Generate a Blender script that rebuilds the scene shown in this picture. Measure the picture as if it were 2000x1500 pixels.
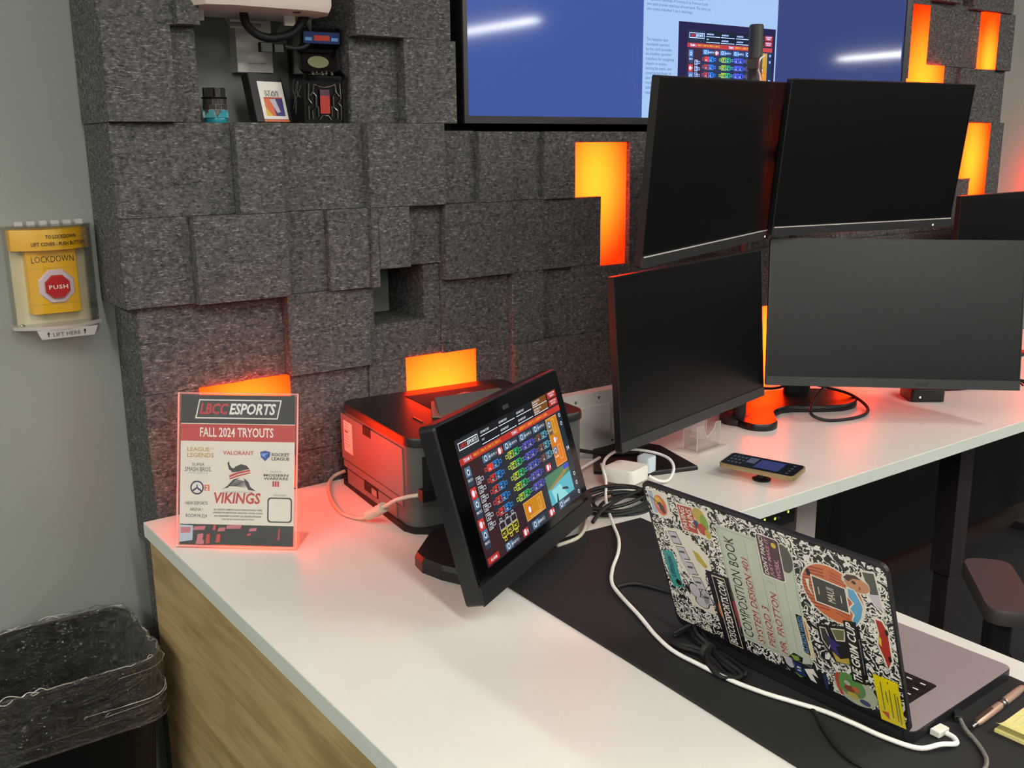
import bpy, math, random
import numpy as np
from mathutils import Matrix, Vector
random.seed(7)
for o in list(bpy.data.objects): bpy.data.objects.remove(o)
S = bpy.context.scene
col = S.collection
V = lambda *a: np.array(a, float)

# ---------------------------------------------------------------- camera
FPX, PITCH, ROLL, YAW = 1958.4, .23372, -.009314, .62967
EYE = V(0, 0, 1.44)
fw = V(math.sin(YAW)*math.cos(PITCH), math.cos(YAW)*math.cos(PITCH), -math.sin(PITCH))
r0 = V(math.cos(YAW), -math.sin(YAW), 0); u0 = np.cross(r0, fw)
rt = r0*math.cos(ROLL) + u0*math.sin(ROLL); up = -r0*math.sin(ROLL) + u0*math.cos(ROLL)
cd = bpy.data.cameras.new('camera'); cam = bpy.data.objects.new('camera', cd); col.objects.link(cam)
cd.sensor_width = 36; cd.lens = FPX*36/2000; cd.clip_start = .02
cam.matrix_world = Matrix(((rt[0], up[0], -fw[0], EYE[0]), (rt[1], up[1], -fw[1], EYE[1]), (rt[2], up[2], -fw[2], EYE[2]), (0, 0, 0, 1)))
S.camera = cam
# ---------------------------------------------------------------- world, light levels, exposure
W = bpy.data.worlds.new('world'); S.world = W; W.use_nodes = True
W.node_tree.nodes['Background'].inputs[0].default_value = (.5, .55, .6, 1)
W.node_tree.nodes['Background'].inputs[1].default_value = .1
STRIP = 63.0          # radiance of the ceiling strip lamps
REDGLOW = 27.0         # radiance of the orange wall panels at their centre
S.view_settings.view_transform = 'Standard'; S.view_settings.look = 'None'
S.cycles.transparent_max_bounces = 32
S.view_settings.exposure = 0.0; S.view_settings.gamma = 1.0; S.view_settings.use_curve_mapping = False

# ---------------------------------------------------------------- materials
def lin(c):
    if isinstance(c, str):
        c = c.lstrip('#'); c = [int(c[i:i+2], 16)/255 for i in (0, 2, 4)]
        c = [x/12.92 if x <= .04045 else ((x+.055)/1.055)**2.4 for x in c]
    return (c[0], c[1], c[2], 1)
MATS = {}
def mat(name, c='#808080', rough=.5, metal=0., spec=.5, emit=None, es=1., bump=0., bscale=200., coat=0., var=0., vscale=40., trans=0.):
    if name in MATS: return MATS[name]
    m = bpy.data.materials.new(name); m.use_nodes = True; nt = m.node_tree; b = nt.nodes['Principled BSDF']
    L = nt.links.new
    b.inputs['Base Color'].default_value = lin(c); b.inputs['Roughness'].default_value = rough
    b.inputs['Metallic'].default_value = metal; b.inputs['Specular IOR Level'].default_value = spec
    b.inputs['Coat Weight'].default_value = coat; b.inputs['Coat Roughness'].default_value = .05
    if emit is not None:
        b.inputs['Emission Color'].default_value = lin(emit); b.inputs['Emission Strength'].default_value = es
    tc = nt.nodes.new('ShaderNodeTexCoord')
    if var:
        n = nt.nodes.new('ShaderNodeTexNoise'); n.inputs['Scale'].default_value = vscale; n.inputs['Detail'].default_value = 4
        L(tc.outputs['Object'], n.inputs['Vector'])
        r = nt.nodes.new('ShaderNodeValToRGB'); k = lin(c)
        r.color_ramp.elements[0].position = .3; r.color_ramp.elements[1].position = .7
        r.color_ramp.elements[0].color = tuple(max(0, x*(1-var)) for x in k[:3])+(1,)
        r.color_ramp.elements[1].color = tuple(min(1, x*(1+var)) for x in k[:3])+(1,)
        L(n.outputs['Fac'], r.inputs['Fac']); L(r.outputs['Color'], b.inputs['Base Color'])
    if bump:
        n = nt.nodes.new('ShaderNodeTexNoise'); n.inputs['Scale'].default_value = bscale; n.inputs['Detail'].default_value = 3
        L(tc.outputs['Object'], n.inputs['Vector'])
        bp = nt.nodes.new('ShaderNodeBump'); bp.inputs['Strength'].default_value = bump; bp.inputs['Distance'].default_value = .002
        L(n.outputs['Fac'], bp.inputs['Height']); L(bp.outputs['Normal'], b.inputs['Normal'])
    MATS[name] = m
    return m
def lum(name, c, s=1., gloss=.15):      # a lit screen pixel area behind glass
    return mat(name, '#050505', gloss, 0, .4, emit=c, es=s)
def clear(name, tint=(1, 1, 1), gl=.06, rough=.03, edge=.5):
    """clear plastic: mostly see-through, glossy towards grazing angles"""
    if name in MATS: return MATS[name]
    m = bpy.data.materials.new(name); m.use_nodes = True; nt = m.node_tree; nt.nodes.clear(); L = nt.links.new
    out = nt.nodes.new('ShaderNodeOutputMaterial'); mx = nt.nodes.new('ShaderNodeMixShader')
    t = nt.nodes.new('ShaderNodeBsdfTransparent'); t.inputs[0].default_value = tint+(1,)
    g = nt.nodes.new('ShaderNodeBsdfGlossy'); g.inputs['Roughness'].default_value = rough
    lw = nt.nodes.new('ShaderNodeLayerWeight'); lw.inputs['Blend'].default_value = .25
    mr = nt.nodes.new('ShaderNodeMapRange'); mr.inputs['To Min'].default_value = gl; mr.inputs['To Max'].default_value = edge
    L(lw.outputs['Fresnel'], mr.inputs['Value']); L(mr.outputs['Result'], mx.inputs['Fac'])
    L(t.outputs[0], mx.inputs[1]); L(g.outputs[0], mx.inputs[2]); L(mx.outputs[0], out.inputs[0])
    MATS[name] = m
    return m
def felt_mat():
    m = bpy.data.materials.new('charcoal_felt'); m.use_nodes = True; nt = m.node_tree; b = nt.nodes['Principled BSDF']; L = nt.links.new
    tc = nt.nodes.new('ShaderNodeTexCoord')
    def noise(sc, det, dist, stretch=None):
        n = nt.nodes.new('ShaderNodeTexNoise'); n.inputs['Scale'].default_value = sc; n.inputs['Detail'].default_value = det
        n.inputs['Distortion'].default_value = dist
        if stretch:
            mp = nt.nodes.new('ShaderNodeMapping'); mp.inputs['Scale'].default_value = stretch[0]; mp.inputs['Rotation'].default_value = stretch[1]
            L(tc.outputs['Object'], mp.inputs[0]); L(mp.outputs[0], n.inputs['Vector'])
        else: L(tc.outputs['Object'], n.inputs['Vector'])
        return n
    def ramp(src, p0, c0, p1, c1):
        r = nt.nodes.new('ShaderNodeValToRGB'); e = r.color_ramp.elements
        e[0].position, e[1].position = p0, p1; e[0].color = (c0, c0*.985, c0*.965, 1); e[1].color = (c1, c1*.985, c1*.965, 1)
        L(src.outputs['Fac'], r.inputs['Fac']); return r
    base = ramp(noise(120, 3, .5), .30, .048, .70, .125)
    a = ramp(noise(95, 2, .8, ((1, 1, 3.6), (0, .5, 0))), .61, 0, .72, .16)
    d = ramp(noise(88, 2, .8, ((1, 1, 3.8), (0, -.75, 0))), .61, 0, .72, .14)
    d2 = ramp(noise(92, 2, .8, ((1, 1, 3.4), (0, 1.9, 0))), .62, 0, .73, .14)
    dk = ramp(noise(85, 2, .9, ((1, 1, 3.2), (0, .1, 0))), .28, .38, .42, 1.0)
    def mixn(x, y, op):
        n = nt.nodes.new('ShaderNodeMix'); n.data_type = 'RGBA'; n.blend_type = op; n.inputs[0].default_value = 1
        L(x, n.inputs[6]); L(y, n.inputs[7]); return n.outputs[2]
    c = mixn(mixn(base.outputs[0], a.outputs[0], 'ADD'), d.outputs[0], 'ADD')
    c = mixn(mixn(c, d2.outputs[0], 'ADD'), dk.outputs[0], 'MULTIPLY')
    L(c, b.inputs['Base Color']); b.inputs['Roughness'].default_value = .95; b.inputs['Specular IOR Level'].default_value = .15
    bp = nt.nodes.new('ShaderNodeBump'); bp.inputs['Strength'].default_value = .35; bp.inputs['Distance'].default_value = .003
    L(noise(260, 3, 1).outputs['Fac'], bp.inputs['Height']); L(bp.outputs[0], b.inputs['Normal'])
    MATS['felt'] = m
    return m
def wood_mat():
    m = bpy.data.materials.new('oak_laminate'); m.use_nodes = True; nt = m.node_tree; b = nt.nodes['Principled BSDF']; L = nt.links.new
    tc = nt.nodes.new('ShaderNodeTexCoord'); mp = nt.nodes.new('ShaderNodeMapping'); mp.inputs['Scale'].default_value = (1, 1.1, 9)
    mp.inputs['Rotation'].default_value = (.10, 0, 0)
    L(tc.outputs['Object'], mp.inputs[0])
    n = nt.nodes.new('ShaderNodeTexNoise'); n.inputs['Scale'].default_value = 3.2; n.inputs['Detail'].default_value = 8; n.inputs['Distortion'].default_value = .9
    L(mp.outputs[0], n.inputs['Vector'])
    mp2 = nt.nodes.new('ShaderNodeMapping'); mp2.inputs['Scale'].default_value = (1, 3, 90); mp2.inputs['Rotation'].default_value = (.10, 0, 0)
    L(tc.outputs['Object'], mp2.inputs[0])
    n2 = nt.nodes.new('ShaderNodeTexNoise'); n2.inputs['Scale'].default_value = 4; n2.inputs['Detail'].default_value = 4
    L(mp2.outputs[0], n2.inputs['Vector'])
    mm = nt.nodes.new('ShaderNodeMath'); mm.operation = 'MULTIPLY_ADD'; mm.inputs[1].default_value = .45
    L(n2.outputs['Fac'], mm.inputs[0]); L(n.outputs['Fac'], mm.inputs[2])
    r = nt.nodes.new('ShaderNodeValToRGB'); e = r.color_ramp.elements
    e[0].position = .46; e[0].color = lin('#937a4c'); e[1].position = .9; e[1].color = lin('#c0a678')
    e3 = e.new(.66); e3.color = lin('#a98f60')
    L(mm.outputs[0], r.inputs['Fac']); L(r.outputs[0], b.inputs['Base Color']); b.inputs['Roughness'].default_value = .5
    MATS['wood'] = m
    return m
def marble_mat():
    m = bpy.data.materials.new('composition_book_marbling'); m.use_nodes = True; nt = m.node_tree; b = nt.nodes['Principled BSDF']; L = nt.links.new
    tc = nt.nodes.new('ShaderNodeTexCoord')
    n = nt.nodes.new('ShaderNodeTexNoise'); n.inputs['Scale'].default_value = 105; n.inputs['Detail'].default_value = 1.0; n.inputs['Distortion'].default_value = 1.3
    L(tc.outputs['Object'], n.inputs['Vector'])
    mm = nt.nodes.new('ShaderNodeMath'); mm.operation = 'SUBTRACT'; mm.inputs[1].default_value = .5; L(n.outputs['Fac'], mm.inputs[0])
    ab = nt.nodes.new('ShaderNodeMath'); ab.operation = 'ABSOLUTE'; L(mm.outputs[0], ab.inputs[0])
    r = nt.nodes.new('ShaderNodeValToRGB'); e = r.color_ramp.elements
    e[0].position = .062; e[0].color = lin('#e6e4dc'); e[1].position = .075; e[1].color = lin('#121212')
    L(ab.outputs[0], r.inputs['Fac']); L(r.outputs[0], b.inputs['Base Color']); b.inputs['Roughness'].default_value = .4
    MATS['marble'] = m
    return m
def panel_mat(name, ctr, k=2.2, floor=.10, green=.026):
    """backlit acrylic: red LEDs behind a diffuser, hottest round ctr (in the panel's own 0..1 box)"""
    m = bpy.data.materials.new(name); m.use_nodes = True; nt = m.node_tree; nt.nodes.clear(); L = nt.links.new
    out = nt.nodes.new('ShaderNodeOutputMaterial'); em = nt.nodes.new('ShaderNodeEmission')
    tc = nt.nodes.new('ShaderNodeTexCoord'); vm = nt.nodes.new('ShaderNodeVectorMath'); vm.operation = 'DISTANCE'
    mp = nt.nodes.new('ShaderNodeMapping'); mp.inputs['Scale'].default_value = (1, 0, 1)
    L(tc.outputs['Generated'], mp.inputs[0]); L(mp.outputs[0], vm.inputs[0]); vm.inputs[1].default_value = (ctr[0], 0, ctr[1])
    mu = nt.nodes.new('ShaderNodeMapRange'); mu.interpolation_type = 'SMOOTHSTEP'
    mu.inputs['From Min'].default_value = 0; mu.inputs['From Max'].default_value = k
    mu.inputs['To Min'].default_value = REDGLOW; mu.inputs['To Max'].default_value = REDGLOW*floor
    L(vm.outputs['Value'], mu.inputs['Value']); L(mu.outputs[0], em.inputs['Strength'])
    em.inputs['Color'].default_value = (1, green, .0015, 1)
    L(em.outputs[0], out.inputs[0])
    return m
felt_mat(); wood_mat(); marble_mat()

# ---------------------------------------------------------------- mesh helpers
class Fr:
    """a local frame: point(a, b, c) = origin + a*u + b*v + c*n"""
    def __init__(s, o, u=(1, 0, 0), v=(0, 1, 0), n=None):
        s.o = V(*o); s.u = V(*u)/np.linalg.norm(u); s.v = V(*v)/np.linalg.norm(v)
        s.n = np.cross(s.u, s.v) if n is None else V(*n)/np.linalg.norm(n)
    def __call__(s, a, b, c=0): return s.o + a*s.u + b*s.v + c*s.n
    def at(s, a, b, c=0): return Fr(s(a, b, c), s.u, s.v, s.n)
    def rot(s, ang):            # turn in the u-v plane
        ca, sa = math.cos(ang), math.sin(ang)
        return Fr(s.o, s.u*ca + s.v*sa, -s.u*sa + s.v*ca, s.n)
WF = Fr((0, 0, 0))
def yawf(o, deg):
    a = math.radians(deg)
    return Fr(o, (math.cos(a), math.sin(a), 0), (-math.sin(a), math.cos(a), 0), (0, 0, 1))
TXT = {}
def glyphs(s, bold, shear, spacing):
    k = (s, bold, shear, spacing)
    if k not in TXT:
        cu = bpy.data.curves.new('t', 'FONT'); cu.body = s; cu.size = 1; cu.offset = bold; cu.shear = shear; cu.space_character = spacing
        cu.resolution_u = 2; cu.fill_mode = 'FRONT'
        ob = bpy.data.objects.new('t', cu); me = ob.to_mesh()
        vs = [(v.co.x, v.co.y) for v in me.vertices]; fs = [tuple(p.vertices) for p in me.polygons]
        ob.to_mesh_clear(); bpy.data.objects.remove(ob); bpy.data.curves.remove(cu)
        TXT[k] = (np.array(vs), fs)
    return TXT[k]
def rrect(x0, x1, y0, y1, r, n=4):
    pts = []
    for cx, cy, a0 in ((x1-r, y1-r, 0), (x0+r, y1-r, 90), (x0+r, y0+r, 180), (x1-r, y0+r, 270)):
        for i in range(n+1):
            a = math.radians(a0 + 90*i/n); pts.append((cx + r*math.cos(a), cy + r*math.sin(a)))
    return pts
def ell(cx, cy, rx, ry, n=24, a0=0):
    return [(cx + rx*math.cos(a0+2*math.pi*i/n), cy + ry*math.sin(a0+2*math.pi*i/n)) for i in range(n)]
def grow(poly, k):
    c = np.mean(np.array(poly), 0); return [tuple(c + (np.array(p)-c)*k) for p in poly]
def spline(pts, sub=6):
    P = [V(*p) for p in pts]; out = []
    for i in range(len(P)-1):
        a, b, c, d = P[max(i-1, 0)], P[i], P[i+1], P[min(i+2, len(P)-1)]
        for j in range(sub):
            t = j/sub
            out.append(.5*((2*b) + (-a+c)*t + (2*a-5*b+4*c-d)*t*t + (-a+3*b-3*c+d)*t**3))
    out.append(P[-1]); return out
ORG = {}
class MB:
    def __init__(s): s.v = []; s.f = []; s.m = []; s.mats = []
    def mi(s, m):
        if isinstance(m, str): m = MATS[m]
        if m not in s.mats: s.mats.append(m)
        return s.mats.index(m)
    def add(s, vs, fs, m):
        b = len(s.v); k = s.mi(m); s.v += [tuple(x) for x in vs]
        for f in fs: s.f.append(tuple(b+i for i in f)); s.m.append(k)
        return s
    def poly(s, fr, pts, c, m):
        return s.add([fr(a, b, c) for a, b in pts], [tuple(range(len(pts)))], m)
    def rect(s, fr, x0, x1, y0, y1, c, m):
        return s.poly(fr, [(x0, y0), (x1, y0), (x1, y1), (x0, y1)], c, m)
    def prism(s, fr, pts, c0, c1, m, ms=None, ch=0.):
        """outline extruded from c0 to c1 along n; ch chamfers the c1 rim"""
        n = len(pts); P = np.array(pts, float)
        ar = .5*sum(P[i-1][0]*P[i][1]-P[i][0]*P[i-1][1] for i in range(n))
        if ar < 0: P = P[::-1]
        rings = [(P, c0)]
        if ch:
            q = []
            for i in range(n):
                a, b, c = P[i-1], P[i], P[(i+1) % n]
                d1 = (b-a)/(np.linalg.norm(b-a)+1e-12); d2 = (c-b)/(np.linalg.norm(c-b)+1e-12)
                n1 = V(-d1[1], d1[0]); n2 = V(-d2[1], d2[0]); nn = n1+n2; nn = nn/max(.3, nn@nn)*2
                q.append(b + nn*ch*.5*1.0)
            rings += [(P, c1-ch if c1 > c0 else c1+ch), (np.array(q), c1)]
        else: rings.append((P, c1))
        vs = []; fs = []
        for R, c in rings: vs += [fr(a, b, c) for a, b in R]
        for k in range(len(rings)-1):
            for i in range(n):
                j = (i+1) % n; fs.append((k*n+i, k*n+j, (k+1)*n+j, (k+1)*n+i))
        s.add(vs, fs, ms or m)
        s.add([fr(a, b, c1) for a, b in rings[-1][0]], [tuple(range(n))], m)
        s.add([fr(a, b, c0) for a, b in P], [tuple(range(n))[::-1]], ms or m)
        return s
    def box(s, fr, x0, x1, y0, y1, z0, z1, m, ch=0., r=0.):
        return s.prism(fr, rrect(x0, x1, y0, y1, r) if r else [(x0, y0), (x1, y0), (x1, y1), (x0, y1)], z0, z1, m, ch=ch)
    def tube(s, pts, r, m, seg=8, sub=6, smooth=True):
        P = spline(pts, sub) if smooth and len(pts) > 2 else [V(*p) for p in pts]
        n = len(P); vs = []; fs = []; side = None
        for i in range(n):
            t = P[min(i+1, n-1)] - P[max(i-1, 0)]; t = t/(np.linalg.norm(t)+1e-12)
            if side is None:
                side = np.cross(t, V(0, 0, 1));
                if np.linalg.norm(side) < 1e-3: side = np.cross(t, V(1, 0, 0))
            side = side - t*(side@t); side = side/np.linalg.norm(side); w = np.cross(t, side)
            rr = r[min(i*len(r)//n, len(r)-1)] if isinstance(r, (list, tuple)) else r
            for k in range(seg):
                a = 2*math.pi*k/seg; vs.append(P[i] + rr*(math.cos(a)*side + math.sin(a)*w))
        for i in range(n-1):
            for k in range(seg):
                j = (k+1) % seg; fs.append((i*seg+k, i*seg+j, (i+1)*seg+j, (i+1)*seg+k))
        fs += [tuple(range(seg))[::-1], tuple(range((n-1)*seg, n*seg))]
        return s.add(vs, fs, m)
    def lathe(s, fr, prof, m, seg=20):
        vs = []; fs = []; n = len(prof)
        for r, z in prof:
            for k in range(seg):
                a = 2*math.pi*k/seg; vs.append(fr(r*math.cos(a), r*math.sin(a), z))
        for i in range(n-1):
            for k in range(seg):
                j = (k+1) % seg; fs.append((i*seg+k, i*seg+j, (i+1)*seg+j, (i+1)*seg+k))
        if prof[0][0] > 1e-6: fs.append(tuple(range(seg))[::-1])
        if prof[-1][0] > 1e-6: fs.append(tuple(range((n-1)*seg, n*seg)))
        return s.add(vs, fs, m)
    def text(s, t, fr, x, y, w, h, c, m, bold=0., shear=0., spacing=1., fit=True):
        """lettering fitted into the box x..x+w, y..y+h of the frame"""
        g, fs = glyphs(t, bold, shear, spacing)
        if not len(g): return s
        lo, hi = g.min(0), g.max(0); d = np.maximum(hi-lo, 1e-6)
        q = (g-lo)/d*V(w, h) + V(x, y)
        return s.add([fr(a, b, c) for a, b in q], fs, m)
    def build(s, name, parent=None, smooth=0, origin=None):
        o3 = ORG[parent.name] if parent is not None else (V(*origin) if origin is not None else V(0, 0, 0))
        me = bpy.data.meshes.new(name)
        me.from_pydata([tuple(np.array(p)-o3) for p in s.v], [], s.f)
        for m in s.mats: me.materials.append(m)
        me.polygons.foreach_set('material_index', s.m)
        if smooth:
            me.polygons.foreach_set('use_smooth', [True]*len(me.polygons))
            me.set_sharp_from_angle(angle=math.radians(smooth))
        me.update()
        ob = bpy.data.objects.new(name, me); col.objects.link(ob)
        if parent is not None: ob.parent = parent
        else: ob.location = o3
        ORG[ob.name] = o3
        return ob
def thing(name, label, cat, loc, group=None):
    o = bpy.data.objects.new(name, None); col.objects.link(o); o.location = loc; o.empty_display_size = .05
    o['label'] = label; o['category'] = cat
    if group: o['group'] = group
    ORG[o.name] = V(*loc)
    return o
def tag(o, label, cat, group=None):
    o['label'] = label; o['category'] = cat
    if group: o['group'] = group
    return o
def struct(o, label=None):
    o['kind'] = 'structure'
    if label: o['label'] = label
    return o

# common materials
mat('black_plastic', '#141414', .45, bump=.05); mat('black_gloss', '#050506', .12, coat=.4); mat('dark_plastic', '#262626', .5)
mat('grey_plastic', '#565a58', .5); mat('white_plastic', '#e6e3da', .4); mat('white_paint', '#d9d6cc', .5)
mat('steel', '#b8b4ac', .25, 1.0); mat('black_rubber', '#0d0d0d', .6); mat('white_rubber', '#ece9e2', .45)
mat('ink_black', '#0c0c0c', .5); mat('ink_white', '#eeeae2', .5); mat('ink_red', '#c8303a', .5)

# ================================================================ THE ROOM
YW = 2.05
mat('wall_paint', '#8c8f88', .75, bump=.03, bscale=300); mat('ceiling_paint', '#dcdbd6', .9); mat('carpet', '#1b1a1c', .95, bump=.5, bscale=500, var=.4, vscale=120)
mat('far_wall', '#b4b3ae', .9)
def slab(name, x0, x1, y0, y1, z0, z1, m):
    return struct(MB().box(WF, x0, x1, y0, y1, z0, z1, m).build(name))
slab('floor', -4, 17, -9.5, 2.15, -.1, 0, 'carpet')
slab('ceiling', -4, 17, -9.5, 2.15, 2.8, 2.9, 'ceiling_paint')
slab('wall_back', -4, 17, YW, 2.15, 0, 2.8, 'wall_paint')
slab('wall_left', -4.1, -4, -9.5, 2.15, 0, 2.8, 'far_wall')
slab('wall_right', 17, 17.1, -9.5, 2.15, 0, 2.8, 'far_wall')
slab('wall_front', -4, 17, -9.6, -9.5, 0, 2.8, 'far_wall')
# ceiling strip lamps
mat('strip_light', '#ffffff', .5, emit=(1.0, .995, .925), es=STRIP)
LIGHTS = [(.3, -.6), (2.45, -.6), (4.6, -.6), (-1.85, -.6), (.3, -3.2), (2.45, -3.2), (4.6, -3.2), (-1.85, -3.2), (6.75, -5.8), (4.6, -5.8), (2.45, -5.8), (13.95, -5.8), (6.75, -.6), (.3, -5.8), (-1.85, -5.8), (-1.85, .95)]  # the tail of the list: unseen lamps added as fill from behind and left
for i, (lx, ly) in enumerate(LIGHTS):
    t = thing('ceiling_light', 'long white strip lamp on the ceiling, out over the room', 'lamp', (lx, ly, 2.7), 'ceiling strip lamps')
    MB().box(WF, lx-.07, lx+.07, ly-.78, ly+.78, 2.72, 2.8, 'white_paint').build('housing', t)
    MB().box(WF, lx-.06, lx+.06, ly-.75, ly+.75, 2.7, 2.72, 'strip_light').build('diffuser', t)

# ---------------------------------------------------------------- felt cladding
g = lambda i: .627 + .092*i
felt = thing('felt_wall_cladding', 'charcoal felt blocks of uneven depth covering the wall behind the desk', 'wall panel', (.5, 1.9, 0))
XZ = Fr((0, 0, 0), (1, 0, 0), (0, 0, 1), (0, 1, 0))
def block(x0, x1, z0, z1, y, back=2.045):
    MB().box(XZ, x0, x1, z0, z1, back, y, 'felt', ch=.002).build('felt_block', felt)
Z0, Z1, Z2, Z3, Z4, Z5, Z6, Z7 = .655, .82, .985, 1.153, 1.317, 1.486, 1.653, 1.82
B = [
 # rows above the shelf
 (.497, .627, Z6, 2.0, 1.868), (.627, .668, Z6, 2.0, 1.842), (.978, g(5), Z6, 2.0, 1.842), (g(5), 1.205, Z6, 2.0, 1.855),
 (.497, .617, Z5, Z6, 1.855), (.617, .668, Z5, Z6, 1.885), (.978, g(5), Z5, Z6, 1.886), (g(5), 1.213, Z5, Z6, 1.848),
 # row B
 (.50, g(1), Z4, Z5, 1.878), (g(1), g(2), Z4, Z5, 1.845), (g(2), g(4), Z4, Z5, 1.876), (g(4), g(6), Z4, Z5, 1.845), (g(6), g(7), Z4, 1.472, 1.878),
 (g(7), g(8), Z4, 1.470, 1.852), (g(8), g(9), Z4, 1.470, 1.88), (g(9), g(10), Z4, 1.470, 1.856), (g(10), g(12), 1.445, 1.470, 1.872),
 (g(12), g(13), Z4, 1.470, 1.872), (g(13), g(15), Z4, 1.470, 1.88), (g(15), g(18), Z4, 1.470, 1.862), (g(18), g(20), Z4, 1.470, 1.88), (g(20), g(23), Z4, 1.470, 1.858), (g(23), 3.0, Z4, 1.470, 1.878), (3.0, 3.22, Z4, 1.470, 1.876),
 # row C
 (.50, .627, Z3, Z4, 1.878), (g(0), g(2), Z3, Z4, 1.845), (g(2), g(3), Z3, Z4, 1.878), (g(3), g(4), Z3, Z4, 1.858), (g(4), 1.012, Z3, Z4, 1.845), (1.012, g(5), 1.19, Z4, 1.845), (g(5), g(6), 1.19, Z4, 1.882),
 (g(6), g(7), Z3, Z4, 1.85), (g(7), g(8), Z3, Z4, 1.853), (g(8), g(9), Z3, Z4, 1.862), (g(9), g(10), Z3, Z4, 1.867), (g(10), g(11), Z3, Z4, 1.872),
 (g(12), g(14), Z3, Z4, 1.87), (g(14), g(16), Z3, Z4, 1.856), (g(16), g(19), Z3, Z4, 1.88), (g(19), g(21), Z3, Z4, 1.858), (g(21), g(24), Z3, Z4, 1.876), (g(24), 3.285, Z3, Z4, 1.874),
 # row D
 (.522, g(1), Z2, Z3, 1.90), (g(1), g(2), Z2, Z3, 1.908), (g(2), g(4), Z2, Z3, 1.873), (g(4), 1.012, Z2, Z3, 1.888), (1.012, 1.138, Z2, 1.067, 1.892), (1.138, g(6), Z2, 1.19, 1.892), (g(6), g(7), Z2, Z3, 1.882), (g(7), g(8), Z2, Z3, 1.886),
 (g(8), g(9), Z2, Z3, 1.862), (g(9), g(10), Z2, Z3, 1.888), (g(10), g(11), Z2, Z3, 1.872), (g(11), g(12), Z2, 1.147, 1.872), (g(12), g(14), Z2, Z3, 1.868), (g(14), g(17), Z2, Z3, 1.882), (g(17), g(19), Z2, Z3, 1.868), (g(19), g(22), Z2, Z3, 1.882), (g(22), g(25), Z2, Z3, 1.864), (g(25), 3.55, Z2, Z3, 1.876),
 # row E
 (.522, g(0), Z1, Z2, 1.90), (g(2), g(3), Z1, Z2, 1.892), (g(3), g(4), Z1, Z2, 1.898), (g(4), g(5), Z1, Z2, 1.89), (g(7), g(8), Z1, Z2, 1.886), (g(8), g(10), Z1, Z2, 1.85), (g(10), g(13), Z1, Z2, 1.852), (g(13), g(17), Z1, Z2, 1.856), (g(19), g(22), Z1, Z2, 1.884), (g(24), 3.55, Z1, Z2, 1.88),
 # row F, down behind the worktop
 (.524, g(0), Z0, Z1, 1.902), (g(0), g(2), Z0, .745, 1.902), (g(2), g(3), Z0, Z1, 1.9), (g(3), g(8), Z0, Z1, 1.9), (g(8), g(12), Z0, Z1, 1.896), (g(12), g(17), Z0, Z1, 1.9), (g(19), g(22), Z0, Z1, 1.9), (g(24), 3.55, Z0, Z1, 1.9),
 (.535, 1.1, .02, Z0, 1.925),
]
# right of the television, round the tall light panels
k_ = .983
B += [(a*k_, b*k_, c, d, e) for a, b, c, d, e in [(2.885, 2.926, 1.628, 2.1, 1.868), (2.926, 3.02, 1.845, 2.1, 1.872), (3.02, 3.17, 1.86, 2.1, 1.85), (3.02, 3.33, 1.672, 1.86, 1.882), (3.17, 3.25, 1.86, 2.1, 1.905), (3.25, 3.5, 1.85, 2.1, 1.862),
      (3.436, 3.535, 1.67, 1.85, 1.872), (3.125, 3.22, 1.5, 1.672, 1.885), (3.22, 3.43, 1.5, 1.67, 1.868), (3.43, 3.535, 1.5, 1.67, 1.895), (2.885, 3.125, 1.475, 1.56, 1.872), (3.125, 3.278, 1.475, 1.5, 1.872),
      (3.278, 3.342, Z4-.01, 1.318, 1.872), (3.44, 3.535, 1.153, 1.5, 1.876), (3.342, 3.44, Z3, 1.2, 1.872)]]
for x0, x1, z0, z1, y in B: block(x0, x1, z0, z1, 1.878 + (y-1.878)*.8)

# ---------------------------------------------------------------- orange light panels set into the cladding
mat('panel_rim', '#5a1408', .5)
def light_panel(outline, label, ctr, k, y=1.886, fl=.10):
    xs = [p[0] for p in outline]; zs = [p[1] for p in outline]
    t = thing('light_panel', label, 'light panel', ((min(xs)+max(xs))/2, y, min(zs)), 'orange light panels in the felt wall')
    MB().prism(XZ, outline, 2.0, y, panel_mat('lit_acrylic', ctr, k, fl)).build('diffuser', t)
    MB().prism(XZ, grow(outline, .99), 2.044, 2.0, 'panel_rim').build('housing', t)
light_panel([(g(10), Z4), (g(11), Z4), (g(11), 1.147), (g(12), 1.147), (g(12), 1.445), (g(10), 1.445)],
            'orange light panel shaped like a hooked bar, below the television', (.45, .68), .78, fl=.06)
light_panel([(g(0), .745), (g(2), .745), (g(2), Z2), (g(0), Z2)], 'glowing orange light panel rising behind the printed flyer', (.45, .55), .85)
light_panel([(g(5), Z1), (g(7), Z1), (g(7), Z2), (g(5), Z2)], 'glowing yellow-orange light panel just above the printer', (.45, .45), .95, fl=.2)
light_panel([(a*k_, b) for a, b in [(2.926, 1.672), (2.943, 1.672), (2.943, 1.56), (3.125, 1.56), (3.125, 1.672), (3.02, 1.672), (3.02, 1.845), (2.926, 1.845)]],
            'orange L-shaped light panel right of the television', (.4, .15), .95, fl=.05, y=1.872)
light_panel([(a*k_, b) for a, b in [(3.335, 1.672), (3.432, 1.672), (3.432, 1.848), (3.335, 1.848)]], 'plain upright red-orange light panel at the far right top', (.5, .1), .9, fl=.12, y=1.872)
light_panel([(a*k_, b) for a, b in [(3.278, 1.318), (3.342, 1.318), (3.342, 1.2), (3.44, 1.2), (3.44, 1.498), (3.278, 1.498)]], 'orange light panel peeking out right of the upper monitor', (.35, .6), .8, fl=.1, y=1.872)
light_panel([(g(17), .70), (g(19), .70), (g(19), Z2), (g(17), Z2)], 'narrow sliver of orange light panel between the two lower monitors', (.6, .6), .8)
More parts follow.
